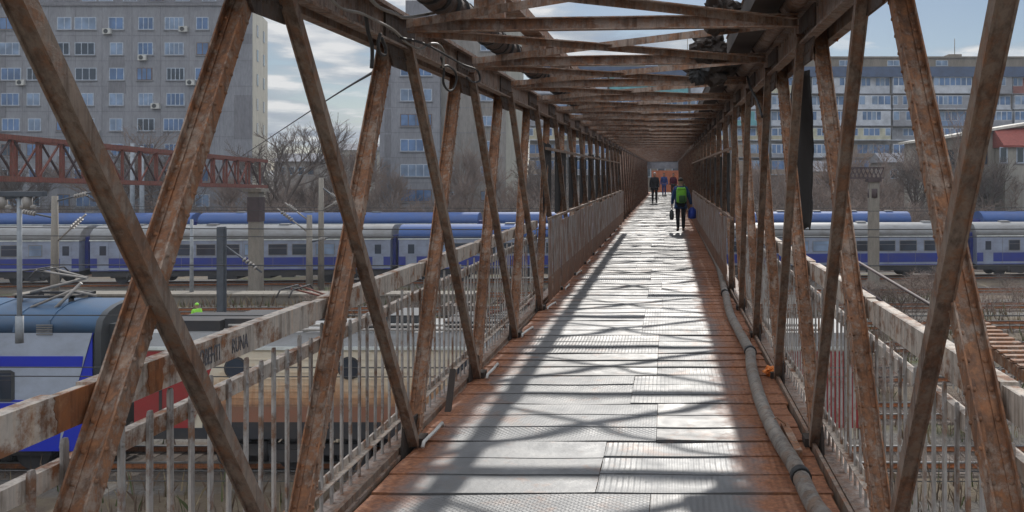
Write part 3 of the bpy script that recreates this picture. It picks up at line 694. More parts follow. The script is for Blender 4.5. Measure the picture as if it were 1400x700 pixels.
mb.build('cab_end', [M['t_red'], M['t_under']], t); mb = MB(); slant(mb, [(ln-3.2, Zy(585)), (ln, Zy(585)), (ln, zt_-.1), (ln-3.5, zt_-.1)], 0, 0, .016); mb.build('cab_end', [M['t_red'], M['t_under']], t)
for pxx in (323, 478, 633, 790):
    mb = MB(); xc = Xl(pxx); zc = Zy(503); mb.tube([(xc, -.012, zc), (xc, -.05, zc)], .30, 24, 1); mb.tube([(xc, -.05, zc), (xc, -.056, zc)], .25, 24, 0); mb.build('porthole', [M['glass2'], M['t_under']], t)
mb = MB(); mb.prism([(0, zt_), (.25, zt_+.34), (w-.25, zt_+.34), (w, zt_)], 'x', .1, ln-.1, 0); mb.box((0, -.05, zt_-.06), (ln, -.0, zt_+.02), 1); rf = mb.build('roof', [M['t_roofgrey'], M['t_line']], t)
def rbox(x0, x1, v0, v1, z0, z1, m): mb = MB(); mb.box((x0, v0, zt_+z0), (x1, v1, zt_+z1)); mb.build('roof_equipment', m, rf)
rbox(Xl(215), Xl(288), .5, 2.0, .34, .62, M['t_under']); rbox(Xl(292), Xl(338), .6, 2.2, .34, .66, M['t_under']); rbox(Xl(480), Xl(560), .8, 2.2, .34, .72, M['t_end']); rbox(Xl(600), Xl(700), .5, 2.3, .34, .6, M['t_under'])
for v, zz, m in ((.25, .42, M['insul']), (.5, .5, M['insul']), (.8, .46, M['t_line'])):
    mb = MB(); mb.tube([(Xl(300), v, zt_+zz), (ln-1, v, zt_+zz)], .035, 6); mb.build('roof_conductor', m, rf)
for q in range(14):
    mb = MB(); xq = Xl(310)+q*.95
    for k in range(4): mb.tube([(xq, .45, zt_+.34+.05*k), (xq, .45, zt_+.365+.05*k)], .075, 8)
    mb.build('insulator', M['insul'], rf)
panto(t, Xl(420, 25.4), zt_+.55, M['redlat'], M['t_under'], w, .85); panto(t, Xl(700, 25.4), zt_+.55, M['redlat'], M['t_under'], w, .45)
bogie(t, 4.0, w, (-1.6, 0, 1.6)); bogie(t, ln-4.0, w, (-1.6, 0, 1.6))
mb = MB(); mb.box((7, .1, .2), (ln-7, w-.1, .75)); mb.build('underfloor_box', M['t_blue'], t)
mb = MB(); mb.box((-.06, .5, 1.7), (0, w-.5, 2.8)); mb.build('windscreen', M['glass2'], t)

# ------------------------------------------------------------------ tracks, ground
def ground_mat():
    m, nt, b = newmat('yard_ground'); v = coords(nt, (1, 1, 1), False)
    a = noise_tex(nt, v, .11, 7, .65); c = noise_tex(nt, v, .9, 8, .7); d = noise_tex(nt, v, 9, 6, .7)
    dry = ramp(nt, c, [(.3, (.085, .062, .045)), (.5, (.14, .105, .07)), (.7, (.20, .16, .10))])
    grn = ramp(nt, c, [(.35, (.06, .07, .03)), (.65, (.12, .13, .05))])
    bal = ramp(nt, d, [(.3, (.07, .06, .052)), (.7, (.21, .19, .165))])
    k = ramp(nt, a, [(.52, (0, 0, 0)), (.62, (1, 1, 1))]); x = mix(nt, k, dry, grn)
    k2 = ramp(nt, noise_tex(nt, coords(nt, (.25, 1, 1), False), .3, 5), [(.45, (0, 0, 0)), (.52, (1, 1, 1))])
    L(nt, mix(nt, k2, x, bal), b.inputs['Base Color']); b.inputs['Roughness'].default_value = 1
    bump(nt, b, mix(nt, .5, c, d), 1, .12); return m
mb = MB(); nx = ny = 70
for j in range(ny+1):
    y = -60+(j/ny)**1.6*1100
    for i in range(nx+1):
        x = -420+840*i/nx
        z = GZ+.12*noise.noise(Vector((x*.05, y*.07, 3)))
        if y > 92: z += min(6.5, (y-92)*.09)*(.6+.4*noise.noise(Vector((x*.01, y*.01, 9))))
        if y > 260: z += 3*noise.noise(Vector((x*.008, 4, 1)))
        mb.v.append((x, y, z))
for j in range(ny):
    for i in range(nx):
        q = j*(nx+1)+i; mb.f.append([q, q+1, q+nx+2, q+nx+1]); mb.mi.append(0); mb.sm.append(True)
g = mb.build('ground', ground_mat(), kind='structure')
def ballast():
    m, nt, b = newmat('ballast'); v = coords(nt, (1, 1, 1), False); d = noise_tex(nt, v, 14, 6, .75); c = noise_tex(nt, v, .7, 5)
    x = ramp(nt, d, [(.3, (.05, .04, .034)), (.7, (.17, .14, .115))]); x = mix(nt, ramp(nt, c, [(.4, (0, 0, 0)), (.7, (.7, .7, .7))]), x, (.12, .08, .055)); L(nt, x, b.inputs['Base Color'])
    b.inputs['Roughness'].default_value = 1; bump(nt, b, d, 1, .06); return m
M['ballast'] = ballast(); M['sleeper'] = concrete('sleeper_wood', (.13, .10, .08), sc=2); M['railtop'] = plain('rail_steel', (.30, .29, .28), .3, .8); M['platform'] = concrete('platform_slab', (.25, .22, .18), sc=1)
tracks = [(12.5, 0), (18.0, 0), (25.45, 0), (30.4, 0), (35.6, .01), (41.2, .02), (47, .03), (53.5, .05), (60, .065), (67.8, .075), (74.5, .06), (82.9, .045)]
for k, (yc, s_) in enumerate(tracks):
    tr = empty('railway_track', (0, yc, GZ), math.atan(s_), local=True); tag(tr, kind='structure')
    lo, hi = -75, 70
    mb = MB(); mb.prism([(-1.9, -.3), (-1.35, .06), (1.35, .06), (1.9, -.3)], 'x', lo, hi); mb.build('ballast_bed', M['ballast'], tr)
    zt = .12 if yc != 67.8 else .25
    for v in (-.75, .75):
        mb = MB(); z0 = .07
        mb.box((lo, v-.07, z0+.01), (hi, v+.07, z0+.04)); mb.box((lo, v-.012, z0+.04), (hi, v+.012, z0+.13)); mb.box((lo, v-.035, z0+.13), (hi, v+.035, z0+.165), 1)
        mb.build('rail', [M['railrust'], M['railtop']], tr)
    if yc < 50:
        mb = MB(); x = -45 if yc > 20 else -25
        while x < 45: mb.box((x, -1.25, -.05), (x+.24, 1.25, .078)); x += .62
        mb.build('sleepers', M['sleeper'], tr, kind='stuff')
# low slabs and platform edges left of the bridge
for (x0, x1, y0, y1, h, lab) in ((-19, -9.5, 37.6, 39.2, .5, 'long pale concrete slab beside the tracks, nearest'), (-24, -6, 43.2, 44.6, .6, 'long pale concrete slab between the middle tracks'), (-40, -12, 56, 57.4, .5, 'long pale platform edge in front of the parked coaches')):
    mb = MB(); mb.box((x0, y0, GZ-.1), (x1, y1, GZ+h)); mb.box((x0-.1, y0-.1, GZ+h), (x1+.1, y1+.1, GZ+h+.12)); o = mb.build('platform_slab', M['platform']); tag(o, lab, 'platform')
# stacks of sleepers and boxes in the yard
stk = [(-10.5, 33.2, 3), (-8.2, 33.4, 4), (-6.4, 33.0, 3), (-9.2, 50.2, 4), (-12.4, 50, 3), (-4.6, 38.4, 4)]
for i, (x, y, h) in enumerate(stk):
    mb = MB()
    for a in range(h):
        for b_ in range(4):
            if a % 2: mb.box((x, y+b_*.5, GZ+.26*a), (x+1.9, y+b_*.5+.3+random.uniform(-.04, .04), GZ+.26*a+.24))
            else: mb.box((x+b_*.5, y, GZ+.26*a), (x+b_*.5+.3, y+1.9, GZ+.26*a+.24))
    o = mb.build('sleeper_stack', M['sleeper']); tag(o, 'pile of old wooden sleepers in the yard, number %d counted from the bridge' % (i+1), 'sleeper pile', 'piles of old sleepers in the yard')
    o['label'] = ['low pile of old sleepers left of the second bridge bay', 'taller pile of old sleepers beside the low pile', 'pile of old sleepers closest to the bridge railing', 'tall sleeper pile far back between tracks', 'small sleeper pile far back, left of the tall one', 'pile of sleepers just below the bridge'][i]

# ------------------------------------------------------------------ gantries, poles, wires
def gz(y, top): return (CAMZ+.77+(60-y)*.0287) if top else (CAMZ-.91+(60-y)*.0287)
G = empty('catenary_gantry', (-27, 60, GZ)); tag(G, 'long red lattice gantry spanning the tracks at the left on a brown post', 'gantry')
ya, yb = 16, 60.5
for (dx, top) in ((-.45, 1), (.45, 1), (-.45, 0), (.45, 0)):
    mb = MB(); mb.bar((-27+dx, ya, gz(ya, top)), (-27+dx, yb, gz(yb, top)), -.10, .10, -.10, .10, (0, 0, 1)); mb.build('gantry_chord', M['redlat'], G)
i = 0; y = ya
while y < yb-.1:
    y2 = min(yb, y+1.5)
    mb = MB()
    for dx in (-.45, .45): mb.bar((-27+dx, y, gz(y, 0)), (-27+dx, y, gz(y, 1)), -.05, .05, -.05, .05, (1, 0, 0))
    mb.bar((-27.45, y, gz(y, 0)), (-26.55, y, gz(y, 0)), -.04, .04, -.04, .04, (0, 0, 1)); mb.bar((-27.45, y, gz(y, 1)), (-26.55, y, gz(y, 1)), -.04, .04, -.04, .04, (0, 0, 1))
    mb.build('gantry_vertical', M['redlat'], G)
    mb = MB()
    for dx in (-.45, .45):
        a, b = (0, 1) if (i % 2) else (1, 0)
        mb.bar((-27+dx, y, gz(y, a)), (-27+dx, y2, gz(y2, b)), -.035, .035, -.035, .035, (1, 0, 0))
    mb.build('gantry_diagonal', M['darklat'] if i % 3 else M['redlat'], G); y = y2; i += 1
mb = MB(); mb.box((-27.36, 59.6, GZ-.2), (-26.64, 60.3, CAMZ-1.05)); mb.box((-27.6, 59.4, CAMZ-1.25), (-26.4, 60.5, CAMZ-1.05)); mb.box((-27.4, 59.55, CAMZ-3.2), (-26.6, 60.35, CAMZ-1.6), 1); mb.build('gantry_post', [M['conc_post'], M['darklat']], G)

G = empty('cantilever_gantry', (13.5, 60, GZ)); tag(G, 'grey post with a short dark lattice bracket right of the bridge', 'gantry')
mb = MB(); mb.prism([(13.18, 59.7), (13.82, 59.7), (13.82, 60.3), (13.18, 60.3)], 'z', GZ-.1, 1.25); mb.build('gantry_post', M['conc_post'], G)
mb = MB(); mb.box((13.05, 59.6, 1.25), (13.95, 60.4, 1.45))
for z in (1.45, 2.12):
    mb.box((11.8, 59.6, z), (14.1, 59.7, z+.09)); mb.box((11.8, 60.3, z), (14.1, 60.4, z+.09))
mb.build('bracket_chord', M['darklat'], G); 
for q in range(8):
    mb = MB(); x = 11.85+q*.28; mb.bar((x, 59.65, 1.5), (x+.28, 59.65, 2.15), -.03, .03, -.03, .03, (0, 1, 0)); mb.build('bracket_lacing', M['darklat'], G); mb = MB(); mb.bar((x+.28, 60.35, 1.5), (x, 60.35, 2.15), -.03, .03, -.03, .03, (0, 1, 0)); mb.build('bracket_lacing', M['darklat'], G)
mb = MB(); mb.tube([(13.5, 60, .2), (13.5, 60, .8)], .38, 8); mb.build('pole_band', M['darklat'], G)

def pole(pxx, ytop, Y, r, mat, label, name='catenary_post', arms=(), base=None, square=False):
    x, _, zt = px(pxx, ytop, Y=Y); zb = GZ-.1 if base is None else base
    t = empty(name, (x, Y, zb)); tag(t, label, 'post')
    mb = MB()
    if square: mb.box((x-r, Y-r, zb), (x+r, Y+r, zt)); mb.box((x-r*1.5, Y-r*.3, zb), (x+r*1.5, Y+r*.3, zt-.05))
    else: mb.tube([(x, Y, zb), (x, Y, zt)], r*1.15, 12, r1=r*.8)
    mb.build('shaft', mat, t)
    for (dz, dx, dz2, ins) in arms:
        mb = MB(); mb.tube([(x, Y, zt-dz), (x+dx, Y, zt-dz+dz2)], .05, 6); ar = mb.build('bracket_arm', M['steelpost'] if not ins else M['insul'], t)
        mb = MB()
        for k in range(5): 
            f = .55+.07*k; mb.tube([(x+dx*f, Y, zt-dz+dz2*f), (x+dx*(f+.03), Y, zt-dz+dz2*(f+.03))], .13, 8)
        mb.build('insulator', M['insul'], ar)
    return t
pole(75, 268, 50, .2, M['conc_post'], 'tapered concrete mast with slanting pale arms at the far left', arms=((.3, 2.0, .5, 0), (2.6, 1.7, 1.6, 1), (1.2, -2, .4, 0)))
pole(303, 310, 50, .17, M['steelpost'], 'short dark steel post with a slanted strut in front of the coaches', arms=((.9, 2.2, -1.6, 0),), square=True)
pole(423, 294, 60, .21, M['conc_post'], 'left one of two stout concrete masts beside the bridge', arms=((.4, -1.6, 1.2, 1), (1.2, -2.1, 1.6, 1), (1.8, 1.2, .3, 0)))
pole(439, 243, 60.8, .19, M['conc_post'], 'right and taller one of two stout concrete masts beside the bridge', arms=((.6, 1.2, -.9, 0), (2.2, 1.6, .9, 1)))
pole(181, 196, 88, .22, M['palepost'], 'left one of two tall pale lamp masts behind the red gantry', 'lamp_mast')
pole(194, 200, 88, .22, M['palepost'], 'right one of two tall pale lamp masts behind the red gantry', 'lamp_mast')
pole(262, 300, 57, .11, M['palepost'], 'thin pale post standing before the front row of coaches', arms=((.6, -1.5, .2, 0),))
pole(514, 80, 120, .12, M['palepost'], 'very tall thin antenna mast on the horizon beside the second apartment block', 'antenna_mast', arms=((.3, .8, 0, 0), (.3, -.8, 0, 0)))
pole(1365, 300, 88, .15, M['conc_post'], 'concrete post behind the coaches at the far right')
# drop post carried by a cantilever at the far left
t = empty('drop_post', (-15.6, 22, -2.2)); tag(t, 'dark hanging drop post in front of the railcar with an insulated cross arm on top', 'post')
mb = MB(); mb.tube([(-15.6, 22, -2.2), (-15.6, 22, 1.3)], .055, 8); mb.tube([(-15.6, 22, -2.25), (-15.6, 22, -1.6)], .09, 8); mb.build('shaft', M['palepost'], t)
mb = MB(); mb.box((-19, 21.9, 1.28), (-15.0, 22.1, 1.40)); mb.bar((-19, 22, .9), (-15.4, 22, 1.3), -.04, .04, -.04, .04, (0, 1, 0)); ar = mb.build('cross_arm', M['steelpost'], t)
for k in range(3):
    mb = MB(); x = -16.6+.6*k; mb.tube([(x, 22, 1.0), (x, 22, 1.27)], .1, 8); mb.tube([(x-.18, 22, 1.02), (x+.18, 22, 1.02)], .05, 8); mb.build('insulator', M['insul'], ar)
t = empty('cantilever_mast', (-19.2, 22, GZ)); tag(t, 'steel mast at the left edge that carries the drop post arm', 'post'); mb = MB(); mb.box((-19.35, 21.85, GZ), (-19.05, 22.15, 2.4)); mb.build('shaft', M['steelpost'], t)
def wire(a, b, sag, r, label):
    mb = MB(); a = Vector(a); b = Vector(b); pts = []
    for i in range(17):
        q = i/16; p = a.lerp(b, q); p.z -= sag*4*q*(1-q); pts.append(p)
    mb.tube(pts, r, 4, smooth=False); o = mb.build('overhead_wire', M['cable']); tag(o, label, 'wire')
for (Y, z, lab) in ((22.0, -2.82, 'lower wire of the pair in front of the locomotive'), (22.0, -2.6, 'upper wire of the pair in front of the locomotive'), (22.0, -1.35, 'single wire crossing above the railcar side'), (22.05, -5.35, 'lowest wire across the locomotive wheels'), (30.4, -1.0, 'overhead wire above the second track'), (41, -.8, 'overhead wire above the middle tracks'), (53, -1.2, 'overhead wire above the far middle tracks'), (59, -1.6, 'overhead wire just before the coaches'), (59, -.4, 'upper carrying wire just before the coaches'), (74, -.8, 'overhead wire between the two rows of coaches'), (20.5, -4.6, 'wire low at the right of the bridge')):
    wire((-55, Y, z), (55, Y, z), .25, .014 if Y < 30 else .02, 'thin dark '+lab)

# side stair beyond the right railing
t = empty('side_stair', (3.2, 9, GZ)); tag(t, 'rusty side stair with pale step edges and a thin handrail beyond the right railing', 'staircase')
mb = MB(); mb.bar((3.0, 9.6, .30), (3.0, 5.2, .05), -.02, .02, -.10, .0, (1, 0, 0)); mb.bar((3.26, 9.6, .30), (3.26, 5.2, .05), -.02, .02, -.10, .0, (1, 0, 0)); mb.build('stringer', M['riv'], t)
for i in range(26):
    y = 9.5-.16*i; z = .305-.0091*i
    mb = MB(); mb.box((2.97, y-.04, z), (3.29, y+.04, z+.02)); mb.build('tread', M['riv'], t)
mb = MB(); mb.tube([(4.0, 21, .02), (4.0, 7, -.34)], .028, 8); mb.tube([(4.0, 21, -.45), (4.0, 7, -.8)], .018, 8); mb.build('stair_rail', M['darklat'], t)
for i in range(30):
    y = 12.8-.2*i; z = -.17-.0257*(13-y)*1.0; mb = MB(); mb.box((3.99, y-.01, z-1.0), (4.01, y+.01, z-.02+.04)); mb.build('stair_baluster', M['balus'], t)
for y in (6.2, 21): 
    mb = MB(); mb.box((4.05, y-.06, GZ), (4.17, y+.06, .05)); mb.build('stair_post', M['diag'], t)

# ------------------------------------------------------------------ buildings
def window(parent, x0, x1, z0, z1, y, kind=0, n=2):
    mb = MB(); mb.box((x0, y-.03, z0), (x1, y+.02, z1), 0); mb.box((x0-.1, y-.12, z0-.1), (x1+.1, y+.01, z0-.02), 1)
    cell = (x1-x0-.1)/n
    for i in range(n):
        a = x0+.06+cell*i; mb.box((a+.03, y-.045, z0+.08), (a+cell-.07, y-.031, z1-.08), 2)
    g = M['glass'] if kind == 0 else (M['curtain'] if kind == 1 else M['glass2'])
    mb.build('window', [M['frame'] if random.random() > .25 else M['brownframe'], M['wall_a'], g], parent)
def P100(x, y, Y): return ((x-CX)/F*Y, CAMZ-(y-CY)/F*Y)
B = empty('apartment_block', (-60, 100, GZ)); tag(B, 'tall grey apartment block with ten floors of small blue windows at the left', 'apartment block')
Y = 100; xr = (345-CX)/F*Y; xl = -100.0; ztp = P100(0, 8, Y)[1]
mb = MB(); foot = [(xl, Y), (xr, Y), (xr-3.0, Y+10.6), (xl, Y+12)]
mb.prism(foot, 'z', GZ-1, ztp, 0); mb.build('wall', M['wall_a'], B)
a = Vector((xr, Y, 0)); b = Vector((xr-3.0, Y+10.6, 0)); nrm = Vector((10.6, 3.0, 0)).normalized()
mb = MB(); aa = a+nrm*.03; bb = b+nrm*.03; mb.add([(a.x, a.y, GZ), (b.x, b.y, GZ), (b.x, b.y, ztp-.05), (a.x, a.y, ztp-.05), (aa.x, aa.y, GZ), (bb.x, bb.y, GZ), (bb.x, bb.y, ztp-.05), (aa.x, aa.y, ztp-.05)], [(0,1,2,3),(4,5,6,7),(0,1,5,4),(1,2,6,5),(2,3,7,6),(3,0,4,7)]); mb.build('side_wall', M['wall_side'], B)
mb = MB(); mb.box((xl, Y-.15, ztp), (xr+.1, Y+.2, ztp+.35)); mb.box((xl, Y+.2, ztp), (xl+.2, Y+12, ztp+.35)); mb.build('parapet', M['wall_b'], B)
for x0, x1, h in ((-100, (60-CX)/F*Y, 5.5), ((108-CX)/F*Y, (306-CX)/F*Y, 3.6)):
    mb = MB(); mb.box((x0, Y+1.5, ztp), (x1, Y+9, ztp+h)); mb.box((x0-.2, Y+1.3, ztp+h), (x1+.2, Y+9.2, ztp+h+.25)); mb.build('roof_storey', M['wall_b'], B)
for i, c in enumerate((122, 145, 178, 214, 250, 286)):
    x, _ = P100(c, 0, Y+1.5); window(B, x-.8, x+.8, ztp+.8, ztp+2.2, Y+1.5, i % 3)
cols = [(-40, 22, 2), (-12, 24, 3), (14, 28, 3), (46, 18, 2), (88, 18, 2), (117, 28, 3), (160, 20, 2), (199, 22, 3), (239, 28, 4), (278, 19, 2)]
for r in range(9):
    yc = 32+34.6*r
    for (c, wd, n) in cols:
        if c == 46 and r in (0,) : continue
        x, z = P100(c+random.uniform(-1.5, 1.5), yc, Y); hw = wd*.5/F*Y*random.uniform(.85, 1.1)
        if z-.7 < GZ+1: continue
        window(B, x-hw, x+hw, z-.68, z+.68, Y, random.choice((0, 0, 1, 1, 2)), n)
mb = MB()
for r in range(10):
    z = P100(0, 49+34.6*r, Y)[1]
    if z > GZ: mb.box((xl, Y-.012, z), (xr, Y+.01, z+.07))
for c in (-62, -26, 1, 30, 66, 103, 139, 180, 219, 258, 300):
    x = P100(c, 0, Y)[0]; mb.box((x, Y-.010, GZ), (x+.06, Y+.01, ztp))
mb.build('panel_joints', M['wall_b'], B)
for (x0, y0, x1, y1) in ((148, 79, 170, 96), (148, 113, 172, 128), (290, 46, 345, 60), (320, 130, 344, 190), (0, 24, 8, 190)):
    a, z1 = P100(x0, y0, Y); b, z0 = P100(x1, y1, Y); mb = MB(); mb.box((a, Y-.02, z0), (b, Y, z1)); mb.build('render_patch', M['wall_b'], B)
for (c, r_) in ((148, 43), (196, 79), (91, 117), (252, 40), (214, 145), (262, 113), (131, 182), (30, 113), (184, 215)):
    x, z = P100(c, r_, Y); mb = MB(); mb.box((x-.45, Y-.35, z-.3), (x+.45, Y-.02, z+.3)); mb.tube([(x-.08, Y-.37, z), (x-.08, Y-.35, z)], .24, 12, 1); mb.build('air_conditioner', [M['ac'], M['t_end']], B)
for zz in range(5):
    for t_ in (.3, .72):
        p = a0 = Vector((xr, Y, 0)).lerp(Vector((xr-3.0, Y+10.6, 0)), t_)+nrm*.05; d = (Vector((xr-3.0, Y+10.6, 0))-Vector((xr, Y, 0))).normalized()
        z = ztp-2.3-zz*2.75*1.0; mb = MB(); mb.bar(p-d*.5+Vector((0, 0, z)), p+d*.5+Vector((0, 0, z)), -.65, .65, -.02, .02, (0, 0, 1)); mb.build('side_window', M['glass2'], B)

B = empty('apartment_block', (-25, 101, GZ)); tag(B, 'narrower grey apartment block behind the first bridge bays', 'apartment block')
Y = 101; x0 = P100(519, 0, Y)[0]; x1 = P100(690, 0, Y)[0]; xm = P100(601, 0, Y)[0]; ztp = P100(0, 18, Y)[1]
mb = MB(); mb.box((x0, Y, GZ-1), (xm, Y+13, ztp-.6)); mb.build('wall', M['wall_a'], B)
mb = MB(); mb.box((xm, Y+.6, GZ-1), (x1, Y+13, ztp)); mb.build('stair_tower', M['wall_c'], B)
mb = MB(); mb.box((x1, Y+.7, GZ-1), (x1+.05, Y+12.9, ztp-.2)); mb.build('side_wall', M['wall_side'], B)
for r in range(9):
    yc = 61+34.4*r; x, z = P100(569, yc, Y)
    if z > GZ+1.5:
        window(B, x-1.75, x+1.75, z-.68, z+.68, Y, random.choice((0, 1, 1)), 4); x, z2 = P100(532, yc, Y); mb = MB(); mb.box((x-.5, Y-.02, z-1.3), (x+.2, Y, z+1.2)); mb.build('render_patch', M['wall_b'], B)
        x, _ = P100(615, yc, Y); window(B, x-.35, x+.35, z-.3, z+.4, Y+.6, 2, 1)
        x, _ = P100(664, yc, Y); window(B, x-.7, x+.7, z-.6, z+.5, Y+.6, 1, 2)
mb = MB()
for r in range(9):
    z = P100(0, 44+34.4*r, Y)[1]
    if z > GZ: mb.box((x0, Y-.012, z), (xm-.01, Y+.01, z+.07)); mb.box((xm+.01, Y+.588, z), (x1, Y+.61, z+.06))
mb.build('panel_joints', M['wall_b'], B)
mb = MB(); mb.box((x0+2, Y+3, ztp-.6), (x0+5, Y+7, ztp+2.0)); mb.build('roof_hut', M['wall_b'], B)

# the long slab at the right
B = empty('apartment_slab', (30, 150, GZ)); tag(B, 'very long apartment slab with glazed balconies and a navy band under the top floor', 'apartment block')
Y = 150; sc = F/Y; x0 = (724-CX)/sc; x1 = 80.; ztp = CAMZ+(CY-78)/sc
mb = MB(); mb.box((x0, Y, GZ-1), (x1, Y+12, ztp-1.6)); mb.build('wall', M['wall_c'], B)
mb = MB(); mb.box((x0+1, Y+1.2, ztp-1.6), (x1, Y+11, ztp)); mb.box((x0+.8, Y+1.0, ztp), (x1, Y+11.2, ztp+.25)); mb.build('roof_storey', M['slabroof'], B)
mb = MB(); zb_ = CAMZ+(CY-106)/sc; zt_ = CAMZ+(CY-92)/sc; mb.prism([(Y-1.3, zb_), (Y-1.0, zt_), (Y+1.1, zt_+.02), (Y+1.1, zb_)], 'x', x0-.3, x1); mb.build('navy_roof_band', M['navy'], B)
rows = [(106, 118, 128), (131, 144, 149), (152, 165, 172), (175, 186, 191), (197, 210, 215), (219, 232, 238)]
xb = x0; bays = []
while xb < x1-6: bays.append((xb, xb+6.2)); xb += 6.6
pal = [[0, 0, 6, 6, 0, 1, 3, 0, 0, 0, 0, 4, 7, 0, 0], [1, 4, 0, 4, 1, 0, 0, 0, 0, 4, 4, 0, 0, 0, 0], [4, 0, 0, 2, 4, 6, 0, 0, 0, 4, 1, 4, 0, 0, 0], [2, 2, 3, 4, 3, 2, 2, 3, 3, 4, 4, 3, 3, 2, 3], [5, 4, 5, 4, 4, 5, 4, 0, 5, 4, 0, 4, 5, 4, 4], [5, 4, 5, 5, 5, 5, 5, 4, 5, 4, 5, 5, 5, 5, 4]]
for r, (ya_, yb_, yc_) in enumerate(rows):
    za, zb1, zc = [CAMZ+(CY-v)/sc for v in (ya_, yb_, yc_)]
    for k, (a, b) in enumerate(bays):
        dpt = 1.1 if (k+r) % 4 else .35; y = Y-dpt; m = BALC[pal[r][k % 15]]; mb = MB()
        mb.box((a, y, zc), (b, Y+.02, zb1), 0); mb.box((a, y+.04, zb1), (b, Y+.02, za), 3)
        ncell = random.choice((6, 7, 8)); cw = (b-a)/ncell
        for q in range(ncell):
            if random.random() < .22: mb.box((a+cw*q+.02, y+.02, zb1), (a+cw*(q+1)-.02, y+.041, za-.1), 0)
            else: mb.box((a+cw*q+.08, y+.025, zb1+.08), (a+cw*(q+1)-.08, y+.039, za-.15), random.choice((1, 1, 2)))
        mb.box((a-.1, y-.08, zc-.14), (b+.1, y+.2, zc), 3 if r % 2 else 4)
        mb.build('balcony', [m, M['glass'], M['curtain'], BALC[0] if pal[r][k % 15] != 5 else BALC[4], M['wall_b']], B)
for i in range(12):
    x = x0+4+i*8; window(B, x-1, x+1, ztp-1.3, ztp-.4, Y+1.2, 1, 2)
for i, q in enumerate((3, 25, 47, 70)):
    mb = MB(); x = x0+q; mb.box((x, Y+4, ztp+.25), (x+2.2, Y+7, ztp+1.0)); mb.tube([(x+1, Y+4, ztp+1.0), (x+1, Y+4, ztp+3.6)], .06, 5); mb.build('roof_vent', M['slabroof'], B)

# house with red roof
B = empty('gabled_house', (40, 95, GZ)); tag(B, 'beige house with a shallow red roof and pale eaves at the right edge', 'house')
Y = 95; sc = F/Y; xa = (1284-CX)/sc; xb_ = xa+24; ze = CAMZ+(CY-188)/sc; xr_ = xa+12.5; zr_ = ze+2.0
mb = MB(); mb.box((xa, Y, GZ-1), (xb_, Y+14, ze)); mb.prism([(xa, ze), (xb_, ze), (xr_, zr_)], 'y', Y+.001, Y+13.9); mb.build('wall', M['house'], B)
mb = MB()
def roofq(p, q, th, m, y0, y1): mb.bar(Vector((p[0], y0, p[1])), Vector((q[0], y0, q[1])), 0, y1-y0, 0, th, (0, 1, 0), m)
roofq((xa-.6, ze-.05), (xr_, zr_+.1), -.25, 0, Y-.6, Y+14.5); roofq((xr_, zr_+.1), (xb_+.6, ze-.05), -.25, 0, Y-.6, Y+14.5); mb.build('roof', M['eave'], B)
mb = MB(); mb.prism([(Y-3.2, ze-1.1), (Y-3.2, ze-.9), (Y-.02, ze+1.0), (Y-.02, ze-1.1)], 'x', (1357-CX)/sc, xb_); mb.build('porch_roof', M['redroof'], B)
mb = MB(); mb.box(((1360-CX)/sc, Y-2.9, GZ-1), (xb_-.3, Y-.02, ze-1.1)); mb.build('porch_wall', M['house'], B)
for c in (1300, 1325, 1345):
    x, z = P100(c, 215, Y); window(B, x-.45, x+.45, z-.8, z+.8, Y, 2, 1)
for c in (1372, 1395, 1420):
    x, z = P100(c, 212, Y-2.9); window(B, x-.4, x+.4, z-.8, z+.8, Y-2.9, 2, 1)
# low brown buildings on the horizon
for i, (pxx, wpx, ytop, Y, m, lab) in enumerate(((375, 60, 214, 150, M['wall_c'], 'low brown brick building far away beside the tall left block'), (440, 70, 200, 190, M['house'], 'long low beige building on the horizon between the two blocks'), (1110, 45, 226, 120, M['house'], 'low beige shed beyond the right truss'), (1210, 70, 214, 125, M['wall_c'], 'low brown outbuilding between the slab and the red roofed house'), (870, 90, 212, 125, M['slabroof'], 'low brown building beyond the far end of the bridge'))):
    sc = F/Y; x = (pxx-CX)/sc; zt = CAMZ+(CY-ytop)/sc; wd = wpx/sc; B = empty('low_building', (x, Y, GZ)); tag(B, lab, 'building')
    mb = MB(); mb.box((x, Y, GZ-1), (x+wd, Y+9, zt-.8)); mb.build('wall', m, B); mb = MB(); mb.prism([(Y-.4, zt-.8), (Y+4.5, zt+.6), (Y+9.4, zt-.8)], 'x', x-.4, x+wd+.4); mb.build('roof', M['wall_b'], B)
    for k in range(4): window(B, x+wd*(.1+.22*k), x+wd*(.1+.22*k)+1.1, zt-3.0, zt-1.7, Y, 2, 1)

